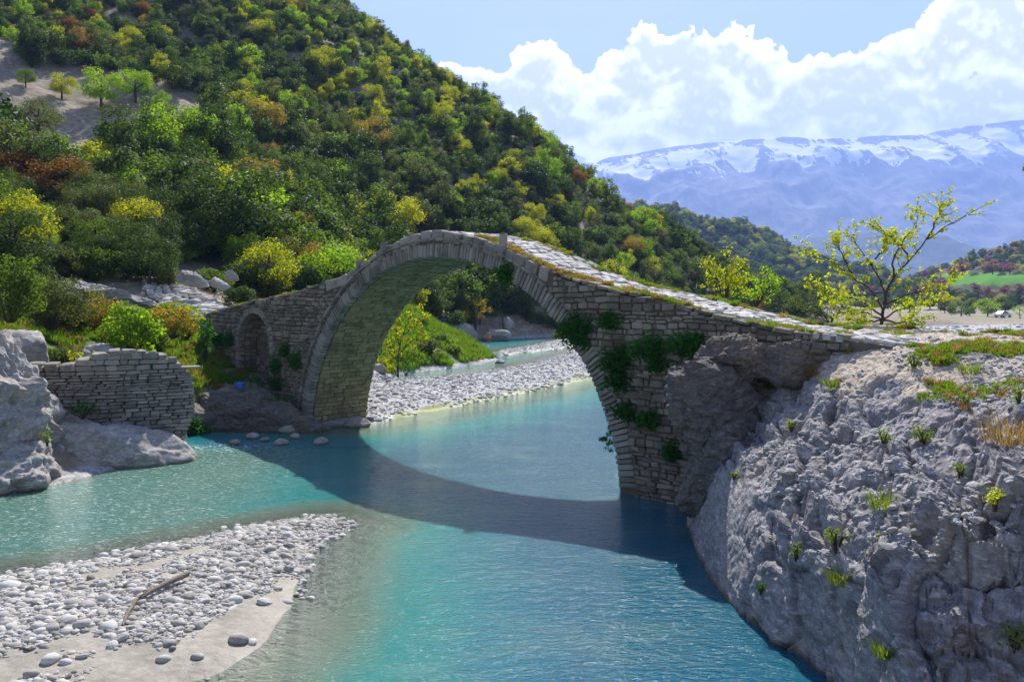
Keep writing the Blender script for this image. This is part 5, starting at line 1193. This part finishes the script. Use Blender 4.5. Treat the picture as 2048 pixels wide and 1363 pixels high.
# --- plants rooted in the bridge face
def face(u, z, v=-.08): return bridge.matrix_basis @ Vector((-u, v, z))
BRM = Matrix.LocRotScale(bridge.location, bridge.rotation_euler, (1, 1, 1))
def fpt(px, py, v=-.1):
    rr = (px - 1024) / F; u = (3.06 - rr * 24.1) / (.7056 + rr * .7086); q = BRM @ Vector((-u, v, 0)); q.z = CAM_H + (HY - py) / F * q.y; return q
for i, (px, py, rx, rz, lab) in enumerate([(1165, 690, .62, .95, 'big fern cluster on the spandrel beside the arch ring'), (1225, 655, .38, .5, 'small fern cluster under the coping of the spandrel above the boulder'), (1250, 780, .62, 1.35, 'long hanging fern cluster in the middle of the spandrel above the boulder'),
                                        (1320, 735, .75, .95, 'broad fern cluster behind the huge boulder'), (1385, 705, .5, .6, 'fern cluster in the corner of boulder and bridge end'), (1017, 560, .26, .55, 'small green plant hanging below the bridge marker post'), (1255, 825, .3, .3, 'sparse small plant low on the boulder side pier'),
                                        (1305, 845, .28, .35, 'small plant on the pier touching the boulder'), (1350, 905, .2, .3, 'tiny plant low on the pier beside the boulder'), (558, 745, .32, .95, 'dark leafy column growing on the abutment between niche and arch'), (597, 730, .3, .62, 'round dark plant on the abutment nearest the arch ring'), (575, 705, .2, .35, 'small plant high on the abutment between niche and ring'),
                                        (445, 690, .22, .6, 'thin plant hanging next to the niche jamb'), (462, 690, .2, .6, 'second thin plant hanging on the abutment edge beyond the niche'), (428, 680, .2, .6, 'plant on the outer corner of the niche abutment'), (560, 770, .3, .4, 'withered plant under the dark leafy column')]):
    q = fpt(px, py); q.z -= .1; bush('wall_plant', lab, q, rx * 1.15, .25, rz * 1.1, 'fern', 200 + i, 60 if rx > .4 else 22, 700, .05, cat='plant', lob=(.34, .52), zmin=.02, stems=False)
q = fpt(1218, 872, .2); limb_tree('sprig', 'thin leafy sprig hanging from the boulder side pier over the water', q, [[(.1, 0, 0), (-.15, .05, -.1), (-.3, -.05, -.1)], [(.1, 0, 0), (-.1, -.15, -.1), (-.15, -.35, -.1)], [(.05, 0, 0), (-.1, .2, 0)]], 'fern', 61, twig=.15, n_tw=5, leaf=.04, per=5, rad=.015, cat='plant', clus=.06)
q = fpt(1236, 890, .1); bush('wall_plant', 'little plant at the corner of the boulder side pier', q, .12, .15, .3, 'fern', 260, 10, 700, .04, cat='plant', stems=False)

# ================================================================== grass
def tuft_mesh(seed, n, h, spread, mat, lean=.5, wid=.012):
    r = np.random.default_rng(seed); a = r.uniform(0, 6.28, n); rad = spread * np.sqrt(r.random(n)) * .5; b = np.stack([np.cos(a) * rad, np.sin(a) * rad, np.full(n, -.02)], 1)
    hh = h * r.uniform(.45, 1.1, n); ln = lean * hh * r.uniform(.1, 1, n); a2 = a + r.normal(0, .6, n); sd = np.stack([-np.sin(a2), np.cos(a2), np.zeros(n)], 1) * wid; dr = np.stack([np.cos(a2), np.sin(a2), np.zeros(n)], 1)
    mid = b + dr * (ln * .35)[:, None] + np.array([0, 0, 1]) * (hh * .6)[:, None]; tip = b + dr * ln[:, None] + np.array([0, 0, 1]) * hh[:, None]
    V = np.stack([b - sd, b + sd, mid + sd * .8, mid - sd * .8, mid - sd * .8, mid + sd * .8, tip + sd * .1, tip - sd * .1], 1).reshape(-1, 3)
    return mesh_np('tuft', V, np.arange(8 * n).reshape(-1, 4), False, mat)
TUFT = {'grass': [tuft_mesh(1, 46, .22, .3, LK['grass'], .6), tuft_mesh(2, 40, .16, .3, LK['weed'], .7)], 'drygrass': [tuft_mesh(3, 46, .24, .32, LK['drygrass'], .6), tuft_mesh(4, 40, .16, .3, LK['drygrass'], .8)]}
BANKPL = [(1766, 1005, .34, 'grass', 'bright green spiky plant in the middle of the rock bank'), (1845, 880, .30, 'weed', 'small leafy plant on the upper rock bank'), (1768, 885, .24, 'weed', 'yellowish tuft on the upper rock bank'), (1680, 1160, .30, 'grass', 'grass tuft on the rim above the smooth cliff face'), (1590, 1110, .22, 'weed', 'tiny yellow green plant high on the smooth cliff face'),
          (1670, 1095, .28, 'weed', 'green weed in the notch above the grass tuft'), (1755, 1110, .34, 'olive', 'grey green weed beside the dark rock block'), (1770, 1310, .26, 'grass', 'grass tuft low on the front rock beside the ridge'), (2020, 880, .62, 'drygrass', 'big yellowing grass clump on the rock bank'), (2030, 1285, .34, 'weed', 'green plant among rubble on the front rock'),
          (1915, 945, .16, 'weed', 'low plant between stones of the upper rock bank'), (1467, 955, .14, 'weed', 'tiny plant on the edge of the polished face'), (1580, 855, .2, 'weed', 'small yellow green plant below the blocky dark rock'), (1880, 720, .22, 'grass', 'leafy rosette on the trampled ground'), (1935, 740, .3, 'grass', 'grassy hump on the trampled ground'), (1830, 730, .28, 'weed', 'low herb patch at the path edge'),
          (1670, 690, .34, 'grass', 'leafy weeds beside the small dark rock'), (1560, 745, .36, 'grass', 'green weeds in the hollow before the blocky dark rock'), (1620, 745, .36, 'drygrass', 'dry brown grass clump before the blocky dark rock'), (1540, 770, .3, 'grass', 'weeds in the hollow below the dry clump'), (1985, 1015, .2, 'flower', 'yellow flowered herb on the stony bank'), (2040, 800, .3, 'weed', 'dark green tuft above the big yellowing grass clump'), (1520, 1180, .16, 'fern', 'dark moss tuft on the smooth cliff face')]
tsrc = {}
for i, (px, py, h, k, lab) in enumerate(BANKPL):
    q = bank_px(px, py)
    if k in ('weed', 'olive', 'fern', 'flower'): bush('weed_plant', lab, q, h * .6, h * .5, h, k, 500 + i, 14, 1500, .022, cat='plant', lob=(.18, .3))
    else: tag(obj('grass_tuft', tuft_mesh(600 + i, 170, h * .85, h * 1.3, LK['weed' if k == 'grass' else k], 1.3, .006)), lab, 'grass').location = q - Vector((0, 0, .03))
def grass_fill(name, label, pts, kinds_, scale, dry=None):
    r_ = np.random.default_rng(len(pts)); n_ = len(pts); src = []
    for k in kinds_: src += TUFT[k]
    os_ = []
    return src
holders = []
for k in ('grass', 'drygrass'):
    for j, me in enumerate(TUFT[k]):
        px, py = ((1640, 672), (1700, 700), (1560, 640), (1500, 655))[len(holders)]
        q = bank_px(px, py); o = obj('grass_tuft', me); o.location = q; holders.append(o)
        tag(o, ['fresh grass tuft at the path end of the bridge', 'weedy tuft on the trampled path edge', 'dry red brown tuft at the bridge end', 'short dry tuft at the bridge end'][len(holders) - 1], 'grass')
def fill(name, label, pts, idx, smin, smax):
    r_ = np.random.default_rng(len(pts)); n_ = len(pts); s = r_.uniform(smin, smax, n_)
    return scatter(name, holders, pts, np.column_stack([r_.normal(0, .12, n_), r_.normal(0, .12, n_), r_.uniform(0, 6.28, n_)]), np.column_stack([s, s, s * r_.uniform(.8, 1.3, n_)]), idx, label, 'grass')
r = np.random.default_rng(91)
n = 9000; x = r.uniform(-15, 2, n); y = r.uniform(57, 92, n); keep = (sdist(x, y, GRASSB) > .1) & (fbm(xy3(x, y, 1.) * .35, 2) > -.1); x, y = x[keep], y[keep]
fill('bank_grass', 'fresh green grass on the river bank beyond the arch', np.column_stack([x, y, gz(x, y)]), r.integers(0, 2, len(x)), 1.2, 2.6)
n = 7000; x = r.uniform(-28, -12.5, n); y = r.uniform(28, 46, n); keep = (sdist(x, y, TERR) > -.6) & (fbm(xy3(x, y, 3.) * .5, 2) > -.3); x, y = x[keep], y[keep]
fill('terrace_grass', 'rough grass on the terrace behind the ruined wall', np.column_stack([x, y, gz(x, y)]), np.where(r.random(len(x)) < .1, 2, r.integers(0, 2, len(x))), .8, 1.6)
wgt = gr.reshape(-1) * (bn[:, 2] > .6) * (bt[:, 0] / bt[:, 1] < .65) * (bt[:, 0] < 14); wgt = np.where(wgt > .35, wgt, 0) * (1 + 1.5 * (bt[:, 1] > 17)); pick = r.choice(len(bt), 2200, p=wgt / wgt.sum())
fill('plateau_grass', 'short grass and herbs on the trampled bank top', bt[pick], np.where(r.random(len(pick)) < .30, 2 + r.integers(0, 2, len(pick)), 1 - (r.random(len(pick)) < .3)), .25, .65)
# grass along the edges of the bridge deck
pts = []; idx = []
for k in range(2600):
    u = r.uniform(-6.5, 6.5) if k < 1900 else r.uniform(14, 26); near = r.random() < .7
    v = (r.uniform(.1, .75 + .2 * math.sin(u * 1.3)) if near else BW - r.uniform(.05, .5))
    if perlin(np.array([[u * .9, v, 3.1]]))[0] < -.12: continue
    q = BRM @ Vector((-u, v, float(zt(u)) - .01)); pts.append(tuple(q)); redd = (.75 if (1.0 < u < 6.5) else .4) if near else .3
    idx.append(2 + int(r.random() < .5) if r.random() < redd else int(r.random() < .5))
fill('deck_grass', 'dry and green grass growing along the bridge deck edges', np.array(pts), np.array(idx), .28, .75)

# ================================================================== far vegetation
cr = [c for kk_, c in srcs.items() if kk_[2] in ('evergreen', 'midgreen', 'yellowgreen')][:6]
def hill_scatter(name, label, RD, n, hmin, hmax, cond, seed, sl=None):
    XX, YY, ZZ, q = RD; r_ = np.random.default_rng(seed); fl = np.where(cond(XX, YY, ZZ).ravel())[0]; pk = r_.choice(fl, n); P3 = np.stack([XX, YY, ZZ], -1).reshape(-1, 3)[pk]
    st = (XX[1, 0] - XX[0, 0]); P3 = P3 + np.column_stack([r_.uniform(-.5, .5, n) * st, np.zeros(n), np.full(n, -.3)]); s = r_.uniform(hmin, hmax, n) / 4.2; src = sl or cr
    return scatter(name, src, P3, np.column_stack([np.zeros(n), np.zeros(n), r_.uniform(0, 6.28, n)]), np.column_stack([s * 1.25, s * 1.25, s]), r_.integers(0, len(src), n), label, 'forest')
hill_scatter('far_woodland', 'hazy woodland on the low hill before the mountain', LOWR, 3600, 5, 11, lambda X_, Y_, Z_: (fbm(xy3(X_, Y_) * .012, 3) > -.25) & (X_ / Y_ > .0) & (Y_ < 960), 5)
pinks = []
for i, (px, py, Y_, h, kind, lab) in enumerate([(1905, 556, 420, 7, 'pink', None), (1925, 548, 440, 8, 'pink', None), (1950, 583, 400, 5, 'pink', None), (1985, 546, 450, 8, 'pink', None), (2020, 548, 450, 7, 'pink', None), (2010, 588, 380, 5, 'pink', None), (1975, 590, 360, 4.5, 'pink', None), (1880, 585, 350, 6, 'pink', None), (2040, 586, 370, 5, 'pink', None), (1850, 588, 350, 5, 'pink', None)]):
    p_ = P(px, py, Y_); e, c = tree('round', 0, kind, p_, h, 'pink blossoming tree by the green field on the terraced hill', 'pink blossom trees by the green field', wide=1.3); pinks.append(c)
hill_scatter('hill_scrub', 'pink and dark scrub on the terraced hill', RHR, 900, 4, 8, lambda X_, Y_, Z_: (px_of(X_, Y_, Z_)[0] > 1600) & (px_of(X_, Y_, Z_)[0] < 2120) & ~((px_of(X_, Y_, Z_)[1] < 600) & (px_of(X_, Y_, Z_)[1] > 547) & (px_of(X_, Y_, Z_)[0] > 1890)), 6, cr[:3] + pinks[:1])
for i, (px, Y_, h, k, s_, lab) in enumerate([(1975, 215, 5.6, 'lime', 'round', 'round light green tree at the edge of the shingle plain'), (1922, 225, 3.4, 'midgreen', 'low', 'low green bush beside the round light green tree on the plain'), (2040, 200, 3.8, 'lime', 'open', 'light green bush beyond the parked car on the shingle plain'), (1890, 250, 5, 'olive', 'round', 'olive tree behind the low bush on the plain'), (1940, 262, 5.5, 'midgreen', 'round', 'dark tree behind the round light green tree'), (2010, 270, 6, 'evergreen', 'round', 'dark evergreen behind the parked car'),
                                    (1640, 240, 4.5, 'midgreen', 'low', 'wide green bush far out on the plain between deck end and flowering tree'), (1690, 260, 5, 'lime', 'low', 'pale bush seen through the flowering tree'), (1730, 250, 4.5, 'olive', 'low', 'olive bush seen through the flowering tree'), (1820, 270, 6, 'midgreen', 'round', 'green tree far behind the flowering tree trunk'), (1600, 280, 6, 'midgreen', 'round', 'green tree behind the small dark bush'), (1860, 300, 6.5, 'evergreen', 'round', 'dark tree at the foot of the terraced hill'), (1775, 300, 6, 'evergreen', 'low', 'dark bushes behind the flowering tree')]):
    xx = (px - 1024) / F * Y_; tree(s_, 0, k, (xx, Y_, float(gz(xx, Y_)) - .2), h, lab, wide=1.35)

# ================================================================== people
def skin(name, verts, edges, radii, mat, parent, root=0):
    bm = bmesh.new(); lay = bm.verts.layers.skin.verify(); vs = [bm.verts.new(v) for v in verts]
    for i, v in enumerate(vs): v[lay].radius = (radii[i] if isinstance(radii[i], tuple) else (radii[i], radii[i])); v[lay].use_root = (i == root)
    for a, b in edges: bm.edges.new((vs[a], vs[b]))
    me = bm_mesh(name, bm, mat); o = obj(name, me, parent)
    o.modifiers.new('skin', 'SKIN').use_smooth_shade = True; o.modifiers.new('sub', 'SUBSURF').levels = 1; o.modifiers['sub'].render_levels = 1
    return o
SKIN = plain('skin', (.42, .24, .16), .6, var=.1)
def figure(name, label, loc, rz, J, clothes, hair, scale=1.0):
    """J: joint name -> (x, y, z); a standing or seated figure facing -y"""
    e = thing(name, label, 'person', loc, rz); e.scale = (scale,) * 3
    names = ['pelvis', 'waist', 'chest', 'neck', 'head0', 'head1', 'shl', 'ell', 'wrl', 'hal', 'shr', 'elr', 'wrr', 'har', 'hil', 'knl', 'anl', 'tol', 'hir', 'knr', 'anr', 'tor']
    rad = dict(pelvis=(.155, .11), waist=(.135, .10), chest=(.165, .11), neck=.055, head0=(.075, .085), head1=(.085, .10), shl=.06, ell=.043, wrl=.03, hal=.034, shr=.06, elr=.043, wrr=.03, har=.034, hil=.085, knl=.058, anl=.04, tol=.035, hir=.085, knr=.058, anr=.04, tor=.035)
    ed = [('pelvis', 'waist'), ('waist', 'chest'), ('chest', 'neck'), ('neck', 'head0'), ('head0', 'head1'), ('chest', 'shl'), ('shl', 'ell'), ('ell', 'wrl'), ('wrl', 'hal'), ('chest', 'shr'), ('shr', 'elr'), ('elr', 'wrr'), ('wrr', 'har'), ('pelvis', 'hil'), ('hil', 'knl'), ('knl', 'anl'), ('anl', 'tol'), ('pelvis', 'hir'), ('hir', 'knr'), ('knr', 'anr'), ('anr', 'tor')]
    ix = {n: i for i, n in enumerate(names)}
    skin('body', [J[n] for n in names], [(ix[a], ix[b]) for a, b in ed], [rad[n] for n in names], SKIN, e)
    for cn, sub, f, mat in clothes:
        k = {n: i for i, n in enumerate(sub)}; ee = [(k[a], k[b]) for a, b in ed if a in k and b in k]
        rr = [tuple(q * f + .012 for q in (rad[n] if isinstance(rad[n], tuple) else (rad[n], rad[n]))) for n in sub]
        skin(cn, [J[n] for n in sub], ee, rr, mat, e)
    hn, hm = hair; V, Fa = ICO[3]; V = V[:, :] * np.array([.105, .12, .11]); V = V[:, :]; keepf = Fa[(V[Fa][:, :, 2].mean(1) > -.015)]
    o = obj(hn, mesh_np(hn, V, keepf, True, hm), e); o.location = Vector(J['head1']) + Vector((0, .012, .03))
    # nose and ears so that the head reads as a head
    tb = Tube(); h = Vector(J['head1']); tb.add([h + Vector((0, -.09, .0)), h + Vector((0, -.115, -.035))], [.012, .018], 6)
    for s in (-1, 1): tb.add([h + Vector((s * .078, .01, .0)), h + Vector((s * .092, .015, -.03))], [.02, .014], 6)
    obj('nose_and_ears', tb.mesh('nose_and_ears', SKIN), e)
    return e
ST = dict(pelvis=(0, 0, .95), waist=(0, .01, 1.12), chest=(0, .0, 1.34), neck=(0, -.01, 1.50), head0=(0, -.02, 1.58), head1=(0, -.02, 1.67), shl=(.19, 0, 1.42), ell=(.25, .02, 1.15), wrl=(.26, -.06, .92), hal=(.26, -.08, .83), shr=(-.19, 0, 1.42), elr=(-.26, .02, 1.15), wrr=(-.22, -.12, .95), har=(-.18, -.16, .9), hil=(.09, 0, .9), knl=(.11, -.01, .5), anl=(.12, .02, .08), tol=(.13, -.13, .03), hir=(-.09, 0, .9), knr=(-.10, -.04, .5), anr=(-.12, .01, .08), tor=(-.13, -.14, .03))
torso = ['pelvis', 'waist', 'chest', 'shl', 'ell', 'shr', 'elr']; longl = torso[:3] + ['shl', 'ell', 'wrl', 'shr', 'elr', 'wrr']
legs = ['pelvis', 'hil', 'knl', 'anl', 'hir', 'knr', 'anr']
x, y = on(887, 88); z = float(gz(x, y))
figure('person', 'person in brown top, blue trousers and pale cap standing on the grassy bank', (x, y, z), R(160), ST, [('top', longl, 1.12, plain('brown_cloth', (.13, .085, .06), .9)), ('trousers', legs, 1.15, plain('blue_denim', (.035, .13, .33), .9))], ('cap', plain('pale_cap', (.75, .73, .70), .8)), 1.05)
W2 = dict(ST); W2.update(ell=(.27, -.05, 1.18), wrl=(.22, -.22, 1.05), hal=(.18, -.28, 1.02), elr=(-.27, -.05, 1.18), wrr=(-.23, -.2, 1.02), har=(-.2, -.27, 1.0), knl=(.12, -.08, .5), anl=(.13, .06, .08), tol=(.14, -.08, .03))
x, y = on(977, 100)
figure('person', 'bare chested bather in orange shorts wading in the shallow pool', (x, y, -.42), R(20), W2, [('shorts', ['pelvis', 'hil', 'knl', 'hir', 'knr'], 1.3, plain('orange_cloth', (.85, .14, .02), .8))], ('hair', plain('dark_hair', (.03, .022, .016), .7)), 1.1)
SE = dict(ST); dz = -.72
for k in ('pelvis', 'waist', 'chest', 'neck', 'head0', 'head1', 'shl', 'ell', 'wrl', 'hal', 'shr', 'elr', 'wrr', 'har'): SE[k] = (ST[k][0], ST[k][1], ST[k][2] + dz)
SE.update(hil=(.1, -.03, .2), knl=(.14, -.38, .46), anl=(.14, -.58, .08), tol=(.14, -.72, .04), hir=(-.1, -.03, .2), knr=(-.14, -.4, .44), anr=(-.14, -.62, .08), tor=(-.14, -.76, .04), wrl=(.2, -.28, .42), hal=(.17, -.36, .42), wrr=(-.2, -.28, .42), har=(-.17, -.36, .42))
for px, Y_, lab, colr, rz in [(818, 86, 'person in a pink top sitting on the bank under the sapling', (.62, .12, .22), 20), (806, 87, 'person in a red top sitting beside the pink top under the sapling', (.5, .06, .03), -30)]:
    x, y = on(px, Y_); z = float(gz(x, y)); figure('person', lab, (x, y, z), R(rz), SE, [('top', torso, 1.15, plain('cloth', colr, .9)), ('trousers', legs, 1.12, plain('dark_cloth', (.05, .05, .07), .9))], ('hair', plain('hair', (.04, .03, .02), .7)), 1.0)
# pale rocks by the pool
for i, (px, py, Y_, rr, lab) in enumerate([(990, 672, 104, (2.0, 1.2, 1.0), 'pale rock behind the bather at the pool'), (925, 668, 102, (2.6, 1.4, 1.5), 'grey rock face between the standing person and the bather'), (1015, 650, 108, (1.2, .9, 1.1), 'tilted pale rock above the pool'), (898, 665, 100, (1.2, 1.0, 1.3), 'grey rock behind the standing person'), (760, 722, 62, (.9, .6, .5), 'bank rock by the niche side pier under the sapling'), (985, 712, 77, (.7, .5, .35), 'flat stone at the tip of the grassy bank'), (1000, 724, 70, (.5, .4, .25), 'stone in the trickle beyond the arch'), (755, 738, 58.5, (.8, .6, .4), 'low stone beside the niche side pier foot beyond the arch')]):
    p_ = P(px, py, Y_); rock('boulder', p_, rr, 700 + i, lab, 'rock', M['pale_rock'], (0, 0, i * 50), sub=3, cuts=9, fine=.0, amp=.1)
# blue plastic bag on the ledge
V, Fa = ICO[3]; W_ = V * np.array([.26, .2, .22]); W_ = W_ + V * (.09 * ridged(W_ * 9, 3))[:, None]; W_[:, 2] = np.maximum(W_[:, 2], -.12)
o = obj('plastic_bag', mesh_np('plastic_bag', W_, Fa, True, plain('blue_plastic', (.02, .13, .62), .35, .5))); o.location = P(479, 773, 36.0); o.scale = (.6, .6, .6); tag(o, 'crumpled blue plastic bag on the ledge below the niche', 'bag')
# parked car far out on the plain
def car(loc, rz):
    e = thing('parked_car', 'small pale car parked far out beside the shingle plain', 'car', loc, rz); bm = bmesh.new()
    prof = [(-2.0, .35), (-2.05, .75), (-1.7, .95), (-1.1, 1.0), (-.6, 1.45), (.8, 1.5), (1.5, 1.02), (2.0, .92), (2.08, .4)]
    a = [bm.verts.new((x_, -.8, z_)) for x_, z_ in prof]; b = [bm.verts.new((x_, .8, z_)) for x_, z_ in prof]; n_ = len(prof)
    for i in range(n_): bm.faces.new((a[i], a[(i + 1) % n_], b[(i + 1) % n_], b[i]))
    bm.faces.new(a[::-1]); bm.faces.new(b); bmesh.ops.bevel(bm, geom=bm.edges[:], offset=.06, segments=2, affect='EDGES'); obj('body', bm_mesh('body', bm, plain('car_paint', (.6, .64, .68), .3, .5, .02)), e)
    gl_ = plain('car_glass', (.03, .04, .05), .1, .5, .0)
    for s in (-1, 1):
        bm = bmesh.new(); v = [bm.verts.new((x_, s * .815, z_)) for x_, z_ in ((-.95, 1.03), (-.55, 1.38), (.75, 1.42), (1.25, 1.05))]; bm.faces.new(v); obj('side_window', bm_mesh('side_window', bm, gl_), e)
        for wx_ in (-1.25, 1.3):
            bm = bmesh.new(); bmesh.ops.create_cone(bm, segments=20, radius1=.32, radius2=.32, depth=.2, cap_ends=True, matrix=Matrix.Translation((wx_, s * .75, .32)) @ Matrix.Rotation(R(90), 4, 'X')); w_ = obj('wheel', bm_mesh('wheel', bm, plain('tyre', (.02, .02, .02), .8)), e)
            bm = bmesh.new(); bmesh.ops.create_cone(bm, segments=16, radius1=.19, radius2=.19, depth=.22, cap_ends=True, matrix=Matrix.Translation((wx_, s * .76, .32)) @ Matrix.Rotation(R(90), 4, 'X')); obj('rim', bm_mesh('rim', bm, plain('rim', (.4, .4, .42), .3)), w_)
    bm = bmesh.new(); v = [bm.verts.new(q) for q in ((-1.12, -.68, 1.03), (-1.12, .68, 1.03), (-.64, .62, 1.43), (-.64, -.62, 1.43))]; bm.faces.new(v)
    for q in bm.verts: q.co.x -= .03
    obj('windscreen', bm_mesh('windscreen', bm, gl_), e)
x, y = on(2006, 205); car((x, y, float(gz(x, y))), R(200))
